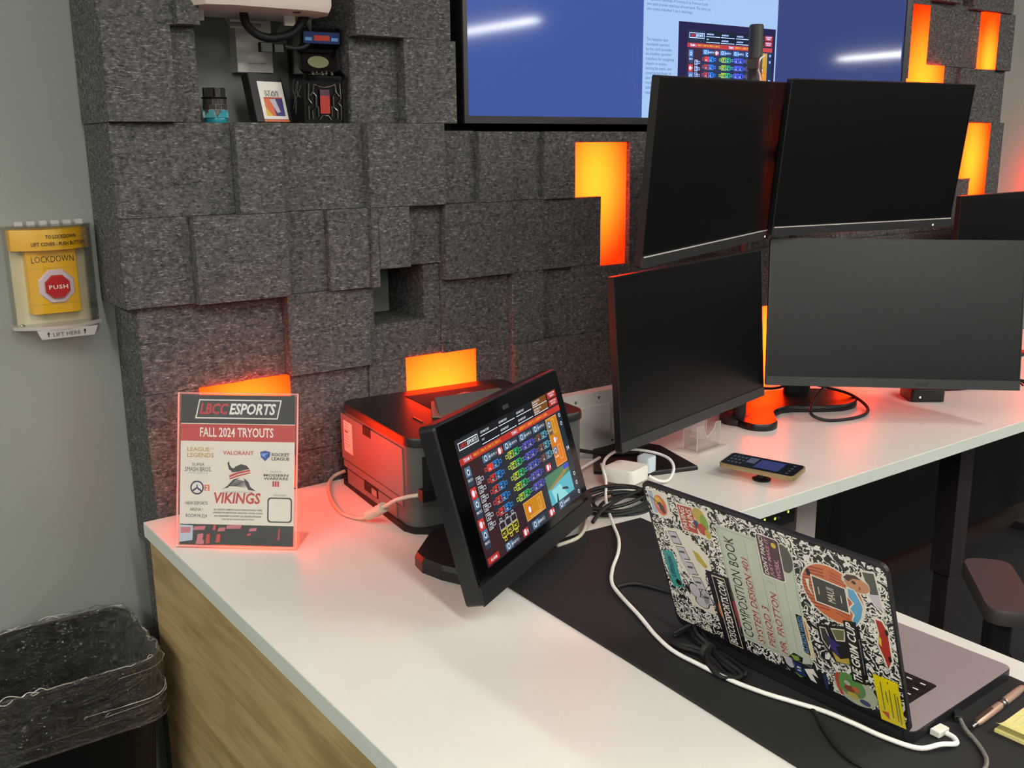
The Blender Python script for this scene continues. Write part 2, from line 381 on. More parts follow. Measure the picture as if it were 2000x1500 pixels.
light_panel([(g(22), .70), (g(24), .70), (g(24), Z2), (g(22), Z2)], 'red light panel low on the wall beneath the lower right monitor', (.5, .3), .9)
t = thing('light_panel', 'red light panel whose glow stains the bare wall at the right edge', 'light panel', (4.11, 2.0, .95), 'orange light panels in the felt wall')
MB().prism(XZ, [(4.02, .95), (4.2, .95), (4.2, 1.42), (4.02, 1.42)], 2.04, 1.95, panel_mat('lit_acrylic', (.5, .5), .9, .1)).build('diffuser', t)
MB().prism(XZ, [(4.03, .96), (4.19, .96), (4.19, 1.41), (4.03, 1.41)], 2.05, 2.04, 'panel_rim').build('housing', t)

# ================================================================ DESK
desk = thing('reception_desk', 'L-shaped white-topped desk with an oak-look side panel', 'desk', (.9, .9, 0))
mat('white_laminate', '#dcd9d2', .38, spec=.4, var=.02, vscale=8); mat('edge_band', '#d3d8ce', .45); mat('desk_leg', '#a89c98', .5); mat('dark_leg', '#2a2425', .5)
L_OUT = [(.495, -.1), (1.306, -.1), (1.306, 1.23), (3.9, 1.23), (3.9, 1.89), (.495, 1.89)]
MB().prism(WF, L_OUT, .711, .74, 'white_laminate', 'edge_band', ch=.0015).build('worktop', desk)
MB().box(WF, .503, .523, -.09, 1.885, 0, .711, 'wood').build('side_panel', desk)
def leg(x, y, m):
    o = MB().box(yawf((x, y, 0), 0), -.035, .035, -.03, .03, .25, .711, m).build('leg', desk)
    MB().box(yawf((x, y, 0), 0), -.027, .027, -.023, .023, .03, .26, 'dark_leg').build('inner_column', o)
    MB().box(yawf((x, y, 0), 0), -.04, .04, -.28, .28, 0, .03, 'dark_leg', ch=.004).build('foot', o)
leg(1.80, 1.37, 'desk_leg'); leg(2.56, 1.42, 'dark_leg'); leg(3.7, 1.5, 'desk_leg')
MB().box(WF, 1.25, 3.88, 1.80, 1.815, .08, .711, 'black_plastic').build('modesty_panel', desk)
# network box on the underside of the worktop
lg = lum('green_led', '#b8ff40', 2.0)
sw = thing('network_switch', 'small black network box with green lamps hung under the worktop', 'network switch', (1.58, 1.3, .655))
MB().box(WF, 1.50, 1.668, 1.272, 1.42, .655, .708, 'black_plastic').build('body', sw)
m = MB()
for i, (x, z) in enumerate(((1.57, .672), (1.57, .681), (1.603, .676), (1.645, .682), (1.617, .676))):
    if i == 4: m.rect(XZ, x-.006, x+.002, z-.003, z+.003, 1.2714, 'grey_plastic')
    else: m.rect(XZ, x-.0025, x+.0025, z-.0025, z+.0025, 1.2712, lg)
m.build('indicator_lamp', sw)

# desk mat
mat('mat_black', '#171616', .75, bump=.15, bscale=900)
tag(MB().prism(WF, [(.845, .15), (1.24, .15), (1.262, 1.318), (1.13, 1.328), (1.08, 1.328), (.882, 1.235)], .7405, .7445, 'mat_black', ch=.001).build('desk_mat', origin=(1.05, .7, .74)),
    'large black desk mat under the sticker-covered laptop', 'desk mat')

# ================================================================ shared touch-panel picture (shown on the panel and, small, on the television)
UI = {}
def uc(k, c, s=1.0, tone=None):
    key = (k, tone)
    if key not in UI:
        col_ = lin(c)[:3]
        if tone: col_ = tuple(x*t_ for x, t_ in zip(col_, tone))
        UI[key] = lum('pixels_%s_%s' % (k, 'tv' if tone else 'panel'), col_, s)
    return UI[key]
def draw_ui(m, F, w, h, e, tone=None, small=False):
    """the match-making screen: header with logo and buttons, red team bar, seat map. F origin = lower left, w x h"""
    K = lambda k, c: uc(k, c, 1.0, tone)
    bg, red, blk, wht = K('bg', '#2b2f38'), K('red', '#b8322c'), K('blk', '#14171c'), K('wht', '#e8ecf2')
    X = lambda u: u*w
    Y = lambda v: (1-v)*h
    R = lambda u0, u1, v0, v1, c, k: m.rect(F, X(u0), X(u1), Y(v1), Y(v0), c*e, k)
    T = lambda s, u0, u1, v0, v1, k, b=0., sh=0.: m.text(s, F, X(u0), Y(v1), X(u1)-X(u0), Y(v0)-Y(v1), 4*e, k, b, sh)
    def frame(u0, u1, v0, v1, t, k, c=3):
        R(u0, u1, v0, v0+t*w/h, c, k); R(u0, u1, v1-t*w/h, v1, c, k); R(u0, u0+t, v0, v1, c, k); R(u1-t, u1, v0, v1, c, k)
    R(0, 1, 0, 1, 1, bg)
    R(0, .165, .20, 1, 1.5, K('bgl', '#3a2326')); R(.165, .4, .72, 1, 1.5, K('bgm', '#342329')); R(.66, 1, .2, 1, 1.5, K('bgr', '#1e2c38')); R(.4, .66, .2, 1, 1.4, K('bgc', '#2a2a38'))
    R(0, 1, 0, .143, 2, K('hdr', '#262b31')); R(.2, 1, 0, .14, 2.2, blk)
    frame(.02, .187, .03, .09, .004, wht); T('LBCC', .035, .09, .045, .075, K('lred', '#e23a34'), .02, .2); T('ESPORTS', .092, .175, .045, .075, wht, .02, .2)
    for i, u in enumerate((.208, .378, .553, .727)):
        for j, v in enumerate((.005, .07)):
            R(u, u+.158, v, v+.062, 2.5, K('btn', '#191b20') if i < 3 else K('btno', '#7a4a1c'))
            R(u, u+.158, v+.055, v+.061, 3, wht)
            if i == 0 and j == 1: T('EDIT', u+.006, u+.03, v+.018, v+.032, wht)
            elif i < 3: T('ADD MATCHUP', u+.006, u+.085, v+.022, v+.04, wht, .01, .1)
            else: T('ADD PRACTICE', u+.006, u+.085, v+.010, v+.026, wht, .01, .1); T('MATCHUP', u+.006, u+.06, v+.032, v+.048, wht, .01, .1)
    for v, a, b_ in ((.003, 'ROUNDTRIP', 'VIEW'), (.072, 'SHOW ALL', 'MATCHUPS')):
        R(.9, .998, v, v+.058, 2.5, red); T(a, .915, .985, v+.008, v+.024, wht, .01, .1); T(b_, .925, .975, v+.03, v+.046, wht, .01, .1)
    R(0, 1, .146, .197, 2.5, red); R(.5, 1, .146, .197, 2.6, K('red2', '#c63a30'))
    T('TEAM 1:', .03, .10, .158, .185, wht, .01, .1); T('PINK PC 1, PINK PC 2, PINK PC 3, PINK PC...', .115, .37, .158, .185, K('yel', '#f0b428'), .012, .1)
    T('TEAM 2:', .47, .53, .158, .185, wht, .01, .1); T('GREEN PC 1, GREEN PC 2, GREEN PC 3, GREE...', .545, .86, .158, .185, K('yel', '#f0b428'), .012, .1)
    def pcbox(u0, u1, v0, v1, s, tall):
        R(u0, u1, v0, v1, 2, K('slate', '#33404f')); R(u0, u1, v0, v0+(v1-v0)*(.5 if tall else 1), 2.3, K('steel', '#5a7896'))
        if not tall: R((u0+u1)/2, u1, v0, v1, 2.5, K('slate', '#33404f'))
        cx, cy = ((u0+u1)/2, v0+(v1-v0)*.28) if tall else (u0+(u1-u0)*.2, (v0+v1)/2)
        m.poly(F, ell(X(cx), Y(cy), .011*w, .013*w, 12), 3*e, wht); m.poly(F, ell(X(cx), Y(cy), .007*w, .008*w, 10), 3.5*e, K('slate', '#33404f'))
        if tall: T(s, u0+.004, u1-.002, v0+(v1-v0)*.62, v0+(v1-v0)*.76, wht, .01)
        else: T(s, u0+(u1-u0)*.42, u1-.006, v0+(v1-v0)*.35, v0+(v1-v0)*.7, wht, .01)
    def redbox(u0, u1, v0, v1):
        R(u0, u1, v0, v1, 2, K('redb', '#d03a34')); cx, cy = u0+(u1-u0)*.4, (v0+v1)/2
        m.poly(F, ell(X(cx), Y(cy), .012*w, .015*w, 10), 3*e, wht); R(cx+.02, u1-.004, cy-.012, cy+.012, 3, wht)
    pcbox(.02, .066, .225, .375, 'PINK PC 4', True); redbox(.02, .066, .39, .475); pcbox(.02, .07, .48, .63, 'PINK PC 3', True); redbox(.015, .062, .635, .72); pcbox(.02, .068, .725, .872, 'PINK PC 2', True)
    R(.012, .11, .935, .985, 2, red); T('ALARM', .035, .09, .95, .972, wht, .01)
    for u in (.178, .375, .527, .672): pcbox(u, u+.13, .212, .268, {.178: 'BLUE PC 4', .375: 'BLUE PC 4', .527: 'BLUE PC 2', .672: 'BLUE PC 6'}[u], False)
    redbox(.312, .358, .218, .272)
    def seat(u, v, k, side, w_=.05, h_=.058, fill=None):
        frame(u, u+w_, v, v+h_, .0035, k)
        if fill: R(u+.003, u+w_-.003, v+.004, v+h_-.004, 2.4, fill)
        a = u-.026 if side < 0 else u+w_+.004
        frame(a, a+.022, v+.014, v+.044, .003, k)
        T('PC', u+.012, u+.03, v+.033, v+.05, wht, .01); R(u+.012, u+.034, v+.012, v+.024, 3, k)
    wl = K('wl', '#b9c2cc')
    for i in range(6): seat(.085, .335+i*.073, wl, 1, .036)
    for i in range(5):
        v = .292+i*.09
        seat(.197, v, K('sred', '#e0473c'), -1, fill=K('sredf', '#d8362c') if i == 0 else K('sred0', '#5a2628')); seat(.249, v, K('sblu', '#2f8fe0'), 1, fill=K('sblu0', '#1c3a5c'))
        seat(.392, v, K('sylg', '#c8dc3c'), -1, fill=K('sylg0', '#4a5a20')); seat(.444, v, K('sgrn', '#36c46c'), 1, fill=K('sgrn0', '#1e4a34'))
        seat(.545, v, K('svio', '#6a70d8'), -1, fill=K('svio0', '#2c2e58')); seat(.597, v, K('svi2', '#5560d0'), 1, fill=K('svio0', '#2c2e58'))
        if i < 3: seat(.69, v, K('sbrn', '#8a5848'), -1, fill=K('sbrn0', '#3a2826')); seat(.742, v, K('scyn', '#6ab4cc'), 1, fill=K('scyn0', '#24404a'))
    redbox(.703, .758, .57, .63)
    org = K('org', '#c8841c')
    R(.818, .94, .213, .645, 2, org); R(.818, .94, .43, .645, 2.1, K('org2', '#d8781e')); frame(.818, .94, .213, .645, .003, K('orl', '#f0b060'))
    pcbox(.825, .865, .235, .36, 'YELLOW', True); frame(.875, .905, .235, .36, .003, K('orl', '#f0b060')); redbox(.845, .895, .385, .445); pcbox(.825, .865, .47, .6, 'ALARM', True); frame(.878, .912, .47, .6, .003, K('orl', '#f0b060'))
    R(.408, .606, .738, .893, 2, org); frame(.408, .606, .738, .893, .003, K('orl', '#f0b060')); redbox(.44, .48, .775, .855); frame(.545, .575, .77, .855, .003, K('orl', '#f0b060')); T('RECEPTION DESK', .445, .57, .865, .882, K('orl', '#f0b060'), .01)
    # camera picture of a room, a plain generic scene
    R(.667, .937, .657, .917, 2, K('v1', '#57b4c2')); m.poly(F, [(X(.667), Y(.78)), (X(.937), Y(.74)), (X(.937), Y(.657)), (X(.667), Y(.657))], 2.3*e, K('v2', '#4a7c5c'))
    m.poly(F, [(X(.68), Y(.77)), (X(.83), Y(.72)), (X(.937), Y(.66)), (X(.937), Y(.70)), (X(.84), Y(.75)), (X(.69), Y(.79))], 2.6*e, K('v3', '#9a8448'))
    R(.88, .937, .66, .70, 2.8, K('v4', '#3a48c8')); m.poly(F, [(X(.70), Y(.8)), (X(.80), Y(.79)), (X(.86), Y(.917)), (X(.72), Y(.917))], 2.5*e, K('v5', '#8fd8dc'))
    m.poly(F, [(X(.73), Y(.917)), (X(.745), Y(.85)), (X(.755), Y(.85)), (X(.75), Y(.917))], 3*e, K('v6', '#1e3a44')); m.poly(F, [(X(.82), Y(.83)), (X(.87), Y(.85)), (X(.88), Y(.88)), (X(.81), Y(.845))], 3*e, K('v6', '#1e3a44'))
    for i in range(3):
        u = .17+.054*i
        frame(u, u+.05, .755, .815, .003, wl); frame(u+.012, u+.034, .725, .753, .003, wl)
        frame(u, u+.05, .818, .878, .0035, K('sye', '#dcd83c')); frame(u+.012, u+.034, .88, .908, .003, K('sye', '#dcd83c')); T('PC', u+.012, u+.036, .84, .862, K('sye', '#dcd83c'), .02)
    pcbox(.175, .305, .93, .988, 'BLACK PC 1', False); redbox(.345, .398, .925, .985); pcbox(.443, .577, .922, .985, 'GREEN PC 1', False); redbox(.622, .68, .93, .988); pcbox(.738, .866, .925, .99, 'ALARM RECEPT', False)
    T('7:14', .965, .992, .53, .565, wht, .02)
    for v in (.237, .314, .788, .873, .96):
        m.poly(F, ell(X(.977), Y(v), .010*w, .010*w, 12), 3*e, wht); m.poly(F, ell(X(.977), Y(v), .0065*w, .0065*w, 10), 3.5*e, K('bgr', '#1e2c38'))

# ================================================================ TELEVISION
tv = thing('television', 'large wall television showing a blue desktop with a white document', 'television', (2.05, 1.9, 1.487))
TX0, TX1, TZ0, TZ1 = 1.238, 2.856, 1.487, 2.41
SX0, SX1, SZ0, SZ1 = 1.249, 2.834, 1.503, 2.397
mat('tv_bezel', '#2e2f30', .4); mat('tv_back', '#060606', .8)
TF = Fr((0, 1.868, 0), (1, 0, 0), (0, 0, 1), (0, -1, 0))
m = MB()
m.prism(TF, [(TX0, TZ0), (TX1, TZ0), (TX1, TZ1), (TX0, TZ1)], -.06, -.001, 'black_plastic')
m.build('back_cover', tv)
m = MB()
for x0, x1, z0, z1 in ((TX0, TX1, TZ0, SZ0), (TX0, TX1, SZ1, TZ1), (TX0, SX0, SZ0, SZ1), (SX1, TX1, SZ0, SZ1)): m.box(TF, x0, x1, z0, z1, -.001, .005, 'tv_bezel', ch=.0006)
m.build('bezel', tv)
tvm = lambda k, c, s=1.0: lum('tv_'+k, c, s, .06)
m = MB(); m.rect(TF, SX0, SX1, SZ0, SZ1, .0, tvm('blue', '#4258a0'))
m.rect(TF, 2.252, SX1, SZ0, SZ1, .0002, tvm('blue2', '#3c4880'))
scr = m.build('screen', tv)
m = MB(); m.rect(TF, 1.762, 2.252, SZ0, SZ1, .0006, tvm('page', '#a9c9f6'))
ink = tvm('ink', '#53699a')
def lines(ls, x, z, step, hgt, wpc):
    for i, s_ in enumerate(ls): m.text(s_, TF, x, z - i*step, len(s_)*wpc, hgt, .0012, ink)
lines(['for tracking and scheduling matches. By tapping on', 'the gaming station icons displayed on the', 'touchscreen, the clerk can create up to six team', 'competition matchups of 5-versus-5 or 3-versus-3 and', 'two team practice matchups of 6-versus-6. The clerk can', 'also create individual 1-on-1 matchups.'], 1.772, 1.808, .0112, .0092, .0040)
lines(['The reception desk', 'touchpanel operated', 'by the clerk provides', 'an intuitive operator', 'interface for assigning', 'players to teams,', 'naming the teams, and', 'creating matchups. It', 'also sets-up AV signal', 'routing, and', 'volume, and', 'routine tasks.'], 1.772, 1.682, .0112, .0092, .0041)
m.rect(TF, 1.881, 2.246, 1.50, 1.735, .001, tvm('photo', '#2a2750'))
m.build('document_page', scr)
m = MB(); draw_ui(m, TF.at(1.912, 1.505, .0014), .322, .212, .00012, tone=(1.1, 1.5, 2.6)); m.build('panel_picture', scr)
tvp = MB().box(XZ, 1.2145, 2.868, 1.4715, 2.42, 2.048, 1.93, 'tv_back')
tvp.build('mounting_board', tv)

# ================================================================ MONITORS
mat('screen_dark', '#060607', .30, spec=.42); mat('chin', '#2c2c2c', .42); mat('mon_edge', '#1a1a1b', .4); mat('chin_glint', '#c8c4be', .3); mat('foot_black', '#0b0b0c', .32)
MW, MH = .614, .366
def mframe(c, yaw, tilt, roll=0.):
    u = V(math.cos(yaw), math.sin(yaw), 0); n = V(math.sin(yaw), -math.cos(yaw), 0); z = V(0, 0, 1)
    v2 = z*math.cos(tilt) - n*math.sin(tilt); u2 = u*math.cos(roll) + v2*math.sin(roll); v3 = -u*math.sin(roll) + v2*math.cos(roll)
    return Fr(c, u2, v3)
def monitor(c, yaw, tilt, roll, label, chin=.024, glint=False):
    F = mframe(c, yaw, tilt, roll)
    t = thing('monitor', label, 'monitor', (c[0], c[1], c[2]-MH/2), 'desktop monitors on the far arm of the desk')
    a, b = MW/2, MH/2
    MB().prism(F, rrect(-a, a, -b, b, .004, 2), -.014, -.0008, 'mon_edge').prism(F, rrect(-a*.62, a*.62, -b*.66, b*.6, .02, 3), -.045, -.014, 'black_plastic').build('housing', t)
    MB().rect(F, -a+.003, a-.003, -b+chin, b-.003, .0, 'screen_dark').build('screen', t)
    ch = MB().box(F, -a, a, -b, -b+chin-.0006, -.0008, .003, 'chin', ch=.0008)
    if glint: ch.box(F, -a+.004, a-.004, -b+chin-.003, -b+chin-.0006, .003, .0042, 'chin_glint')  # pale strip paints the specular line along the chin's top edge
    ch = ch.build('chin', t)
    fm = MB()
    for x0, x1, y0, y1 in ((-a, -a+.003, -b+chin, b), (a-.003, a, -b+chin, b), (-a+.003, a-.003, b-.003, b)): fm.box(F, x0, x1, y0, y1, -.0008, .0012, 'mon_edge')
    fm.build('bezel', t)
    return t, F, ch
led = lum('white_led', '#fff4d8', 3.0)
t, F, ch = monitor((1.667, 1.519, 1.389), .293, -.096, .02, 'black monitor, upper left of the four, tilted down', glint=True)
MB().poly(F, ell(.285, -.176, .0025, .0025, 8), .0035, led).build('power_lamp', ch)
t, F, ch = monitor((2.244, 1.53, 1.401), -.163, -.112, -.003, 'black monitor, upper right of the four, below the television', glint=True)
MB().poly(F, ell(.24, -.176, .0025, .0025, 8), .0035, led).build('power_lamp', ch)
# lower left, on its own flat foot
t, F, ch = monitor((1.646, 1.55, 1.002), .214, .069, .01, 'grey-black monitor, lower left of the four, beside the printer')
MB().prism(WF, [(1.569, 1.461), (1.615, 1.625), (1.58, 1.70), (1.47, 1.70), (1.37, 1.58), (1.44, 1.50)], .7402, .750, 'black_plastic', ch=.003).build('foot', t)
MB().prism(yawf((1.56, 1.645, 0), 12), rrect(-.035, .035, -.015, .015, .012), .750, 1.0, 'black_plastic').build('column', t)
# lower right, on a curved foot
t, F, ch = monitor((2.203, 1.419, 1.027), -.706, .172, -.014, 'wide grey-black monitor with maker letters on its chin, lower right')
MB().text('msi', F, .055, -.1775, .034, .011, .0036, 'ink_black', .03, .3).build('maker_letters', ch)
foot = [V(*p) for p in ((2.011, 1.80), (1.93, 1.70), (1.903, 1.634), (1.905, 1.59), (1.935, 1.566), (1.975, 1.575), (2.012, 1.61), (2.05, 1.645), (2.108, 1.655), (2.16, 1.62), (2.204, 1.589), (2.25, 1.572), (2.30, 1.577), (2.35, 1.61), (2.372, 1.66), (2.35, 1.72), (2.30, 1.76), (2.208, 1.80), (2.10, 1.815))]
fo = MB().prism(WF, [tuple(p) for p in spline([V(*p, 0) for p in foot]+[V(*foot[0], 0)], 3)[:-1] for p in [p[:2]]], .7402, .758, 'foot_black', ch=.006).build('foot', t, smooth=40)
MB().prism(yawf((2.25, 1.735, 0), -20), rrect(-.04, .04, -.012, .012, .01), .756, .97, 'black_plastic').box(yawf((2.26, 1.56, 0), -40), -.03, .03, -.03, .2, .93, .99, 'black_plastic').build('column', t)
# far monitor behind, its top edge black
t, F, ch = monitor((3.23, 1.70, 1.095), .03, 0, 0, 'black monitor standing far right behind the others')
MB().box(yawf((3.23, 1.74, 0), 0), -.12, .12, -.1, .1, .7402, .752, 'black_plastic', r=.02).build('foot', t)
MB().box(yawf((3.23, 1.76, 0), 0), -.03, .03, -.012, .012, .752, 1.05, 'black_plastic').build('column', t)
# pole that carries the two upper monitors
ps = thing('monitor_pole', 'black upright pole with arms carrying the two upper monitors', 'monitor stand', (1.945, 1.675, .74))
PX, PY = 1.945, 1.675
MB().lathe(Fr((PX, PY, 0)), [(.05, .7402), (.05, .755), (.017, .76), (.017, 1.708), (.015, 1.712)], 'dark_plastic', 20).build('pole', ps, smooth=40)
a = MB().tube([(PX, PY, 1.40), (1.84, 1.66, 1.40), (1.70, 1.60, 1.39)], .017, 'dark_plastic', 10); a.build('arm', ps, smooth=40)
a = MB().tube([(PX, PY, 1.40), (2.06, 1.66, 1.40), (2.22, 1.60, 1.40)], .017, 'dark_plastic', 10); a.build('arm', ps, smooth=40)
cl = MB().box(yawf((PX-.02, PY-.022, 0), 30), -.035, -.012, -.008, .014, 1.608, 1.632, 'black_plastic', ch=.002).build('cable_clip', ps)
MB().tube([(PX+.012, PY-.02, 1.641), (PX-.012, PY-.026, 1.632), (PX-.015, PY-.024, 1.61), (PX-.006, PY-.024, 1.59), (PX+.002, PY-.022, 1.54)], .0022, 'white_rubber', 6).build('cable_tie', ps)

# ================================================================ PRINTER
pr = thing('laser_printer', 'dark grey and black laser printer glowing red on its left side', 'printer', (1.06, 1.68, .74))
mat('printer_body', '#4b4d4c', .45, bump=.03); mat('printer_side', '#6a6664', .45, bump=.03); mat('printer_top', '#191818', .38, bump=.05); mat('tray_grey', '#5d5c56', .5); mat('seam', '#050505', .8)
PFr = yawf((.874, 1.512, .74), -5.3)
W_, D_ = .385, .345
base = rrect(.0, W_, 0, D_, .03, 5)
MB().prism(PFr, [(-.006, .03), (.004, .006), (.03, -.012), (.12, -.02), (.27, -.02), (.36, -.012), (W_+.004, .02), (W_, D_), (0, D_)], .0, .012, 'seam').build('foot', pr)
b = MB(); b.prism(PFr, base, .012, .166, 'printer_body', 'printer_body')
body = b.build('body', pr, smooth=50)
LF = Fr(PFr(0, D_, 0), -PFr.v, (0, 0, 1), -PFr.u)       # left face: a runs from the back to the front, b up
MB().box(LF, .006, D_-.034, .062, .160, 0, .0025, 'printer_side', ch=.0008).build('side_door', body)
MB().box(LF, .012, D_-.04, .045, .060, 0, .002, 'printer_side', ch=.0005).build('lower_panel', body)
MB().box(LF, .03, D_-.07, .012, .042, 0, .0018, 'printer_side', ch=.0005).build('tray_panel', body)
MB().rect(LF, .012, D_-.034, .0605, .0618, .0012, 'seam').rect(LF, .02, D_-.05, .0425, .0445, .0012, 'seam').build('seam_line', body)
MB().box(LF, .125, .165, .142, .1605, .0, .0028, 'seam').build('grip_notch_shade', body)  # dark slab gives the notch its shade by colour
MB().box(LF, .12, .19, .024, .046, .0, .0024, 'seam').box(LF, .16, .185, .026, .04, .0024, .0035, 'steel').build('socket', body)
mat('label_paper', '#d8d2ca', .6)
lb = MB().rect(LF, .022, .068, .082, .148, .0029, 'label_paper')
for i in range(9): lb.rect(LF, .026, .026+random.uniform(.018, .036), .142-i*.0062, .1435-i*.0062+(.003 if i == 3 else 0), .0031, 'grey_plastic')
lb.build('rating_label', body)
# shade of the port recess, a dark slab on the front left corner
FFr = Fr(PFr(0, 0, 0), PFr.u, (0, 0, 1), -PFr.v)
MB().box(FFr, .022, .075, .062, .148, -.002, .001, 'seam').build('port_recess_shade', body)
MB().box(FFr, .058, .072, .118, .136, .001, .006, 'steel', ch=.001).box(FFr, .061, .069, .1, .115, .001, .004, 'steel').build('port', body)
MB().box(FFr, .018, .078, .056, .062, .0, .004, 'tray_grey').build('port_sill', body)
top = MB().prism(PFr, rrect(-.003, W_+.003, -.005, D_, .034, 6), .168, .184, 'printer_top', ch=.004).build('top_cover', pr, smooth=50)
MB().box(PFr, .13, .335, .06, .30, .1842, .1848, 'seam').build('output_well', top)
MB().prism(PFr, [(.10, .115), (.20, .03), (.33, .05), (.335, .20), (.25, .26), (.15, .22)], .1848, .187, 'tray_grey', ch=.001).build('output_flap', top)
MB().add([PFr(.12, .12, .187), PFr(.31, .07, .187), PFr(.335, .2, .187), PFr(.16, .225, .187), PFr(.15, .2, .2), PFr(.3, .2, .201)], [(0, 1, 5, 4), (4, 5, 2, 3), (0, 4, 3), (1, 2, 5)], 'tray_grey').build('paper_support', top)
MB().box(PFr, .07, .074, .10, .14, .184, .1855, 'steel').build('trim_strip', top)
# printer cable
uc_ = thing('usb_cable', 'beige cable with a ferrite bead plugged into the printer', 'cable', (.85, 1.65, .74))
mat('beige_rubber', '#c9bfae', .45)
cp = [(.925, 1.885, .758), (.905, 1.893, .750), (.880, 1.872, .745), (.848, 1.806, .745), (.827, 1.742, .745), (.817, 1.69, .745), (.823, 1.658, .745), (.832, 1.632, .748), (.842, 1.612, .76), (.848, 1.59, .775), (.85, 1.565, .790), (.852, 1.535, .808), (.862, 1.508, .82), (.876, 1.494, .824)]
MB().tube(cp, .0038, 'beige_rubber', 8).build('cord', uc_, smooth=60)
MB().tube([(.838, 1.622, .755), (.8455, 1.6, .768), (.849, 1.578, .782)], .0105, 'beige_rubber', 10).build('ferrite_bead', uc_, smooth=60)
MB().box(FFr.at(0, 0, 0), .012, .05, .068, .090, .001, .018, 'black_plastic', ch=.002).build('plug', uc_)

# ================================================================ TOUCH PANEL
tp = thing('touch_panel', 'black tilted touch panel on a stand showing a coloured seat map', 'touch screen', (.96, 1.30, .74))
PW, PH = .44, .28
mat('panel_glass', '#030304', .08, spec=.5); mat('panel_body', '#121213', .42)
PF = mframe((.944, 1.265, .91), .489, .28, -.008)
MB().prism(PF, rrect(-PW/2, PW/2, -PH/2, PH/2, .008, 3), -.030, -.002, 'panel_body', ch=.003).prism(PF, rrect(-PW*.3, PW*.3, -PH*.4, PH*.35, .02, 3), -.05, -.03, 'panel_body').build('housing', tp)
gl = MB().prism(PF, rrect(-PW/2+.004, PW/2-.003, -PH/2+.031, PH/2-.004, .006, 3), -.002, .0, 'panel_glass').build('glass', tp)
MB().box(PF, -PW/2+.002, PW/2-.002, -PH/2, -PH/2+.03, -.002, .001, 'panel_body', ch=.001).build('lower_bar', tp)
MB().rect(PF, -.012, .010, PH/2-.026, PH/2-.019, .0003, 'dark_plastic').build('camera_window', gl)
m = MB()
SU0, SU1, SV0, SV1 = .088, .937, .122, .836
draw_ui(m, PF.at(-PW/2+SU0*PW, PH/2-SV1*PH, .0002), (SU1-SU0)*PW, (SV1-SV0)*PH, .00008)
m.build('seat_map', gl)
MB().prism(WF, [(.806, 1.393), (.800, 1.36), (.810, 1.315), (.828, 1.275), (.89, 1.262), (1.09, 1.352), (1.165, 1.385), (1.15, 1.44), (1.08, 1.478), (.95, 1.485), (.868, 1.452)], .7405, .766, 'panel_body', ch=.008).build('foot', tp)
MB().prism(Fr((.99, 1.375, 0), PF.u, (0, 0, 1), None), [(-.09, .76), (.09, .76), (.07, .93), (-.07, .93)], -.012, .035, 'panel_body').build('neck', tp)
MB().box(mframe((1.155, 1.372, .782), .489, .3), -.04, .035, -.012, .012, -.012, .012, 'panel_body', ch=.003).build('card_reader', tp)

# ================================================================ FLYER in its acrylic holder
fl = thing('flyer_holder', 'clear acrylic stand holding a printed esports tryouts flyer', 'flyer stand', (.591, 1.657, .74))
clear('acrylic', edge=.35)
def edge_mat():
    m = bpy.data.materials.new('polished_acrylic_edge'); m.use_nodes = True; nt = m.node_tree; nt.nodes.clear(); L = nt.links.new
    out = nt.nodes.new('ShaderNodeOutputMaterial'); mx = nt.nodes.new('ShaderNodeMixShader'); m2 = nt.nodes.new('ShaderNodeMixShader')
    t = nt.nodes.new('ShaderNodeBsdfTransparent'); d = nt.nodes.new('ShaderNodeBsdfTranslucent'); d2 = nt.nodes.new('ShaderNodeBsdfDiffuse')
    d.inputs[0].default_value = d2.inputs[0].default_value = (.92, .9, .88, 1)
    m2.inputs[0].default_value = .5; L(d.outputs[0], m2.inputs[1]); L(d2.outputs[0], m2.inputs[2])
    mx.inputs[0].default_value = .5; L(t.outputs[0], mx.inputs[1]); L(m2.outputs[0], mx.inputs[2]); L(mx.outputs[0], out.inputs[0])
    MATS['acrylic_edge'] = m
edge_mat()
mat('paper', '#e6ddd2', .55, coat=.3); mat('pr_dark', '#2a2a2c', .45, coat=.3); mat('pr_red', '#c23a3c', .5, coat=.3); mat('pr_gold', '#c29a58', .5); mat('pr_blue', '#2a4a9c', .5); mat('pr_ltblue', '#7a9cd8', .5)
mat('pr_white', '#f0ece6', .5, coat=.3); mat('pr_indigo', '#2e2e58', .5); mat('pr_orange', '#d86a34', .5); mat('pr_grey', '#3c3a3c', .5); mat('pr_pale', '#b8c4d4', .5); mat('pr_pink', '#c8707a', .5)
lean = math.radians(13.66)
fu = V(math.cos(-.72), math.sin(-.72), 0); fn0 = np.cross(fu, V(0, 0, 1))
fv = V(0, 0, 1)*math.cos(lean) - fn0*math.sin(lean)
FL = Fr((.5885, 1.6525, .743), fu, fv)
HW, HH = .11075, .277
MB().box(FL, -HW, HW, 0, HH, .0012, .0032, 'acrylic').build('front_sheet', fl)
MB().box(FL, -HW, HW, 0, HH, -.0032, -.0012, 'acrylic').build('back_sheet', fl)
e_ = MB()
for x0, x1, y0, y1 in ((-HW, -HW+.002, 0, HH), (HW-.002, HW, 0, HH), (-HW+.002, HW-.002, HH-.002, HH), (-HW+.002, HW-.002, 0, .002)): e_.box(FL, x0, x1, y0, y1, -.0012, .0012, 'acrylic_edge')
e_.build('rim', fl)
MB().box(Fr((.5885, 1.6525, .7405), fu, -fn0, (0, 0, 1)), -HW, HW, -.002, .085, 0, .003, 'acrylic').build('foot', fl)
m = MB()
pw, ph = .2100, .2695
QF = FL.at(-.105, .0035, .0002)
q = lambda u0, u1, v0, v1, c, k: m.rect(QF, u0*pw, u1*pw, (1-v1)*ph, (1-v0)*ph, c*.0001, k)
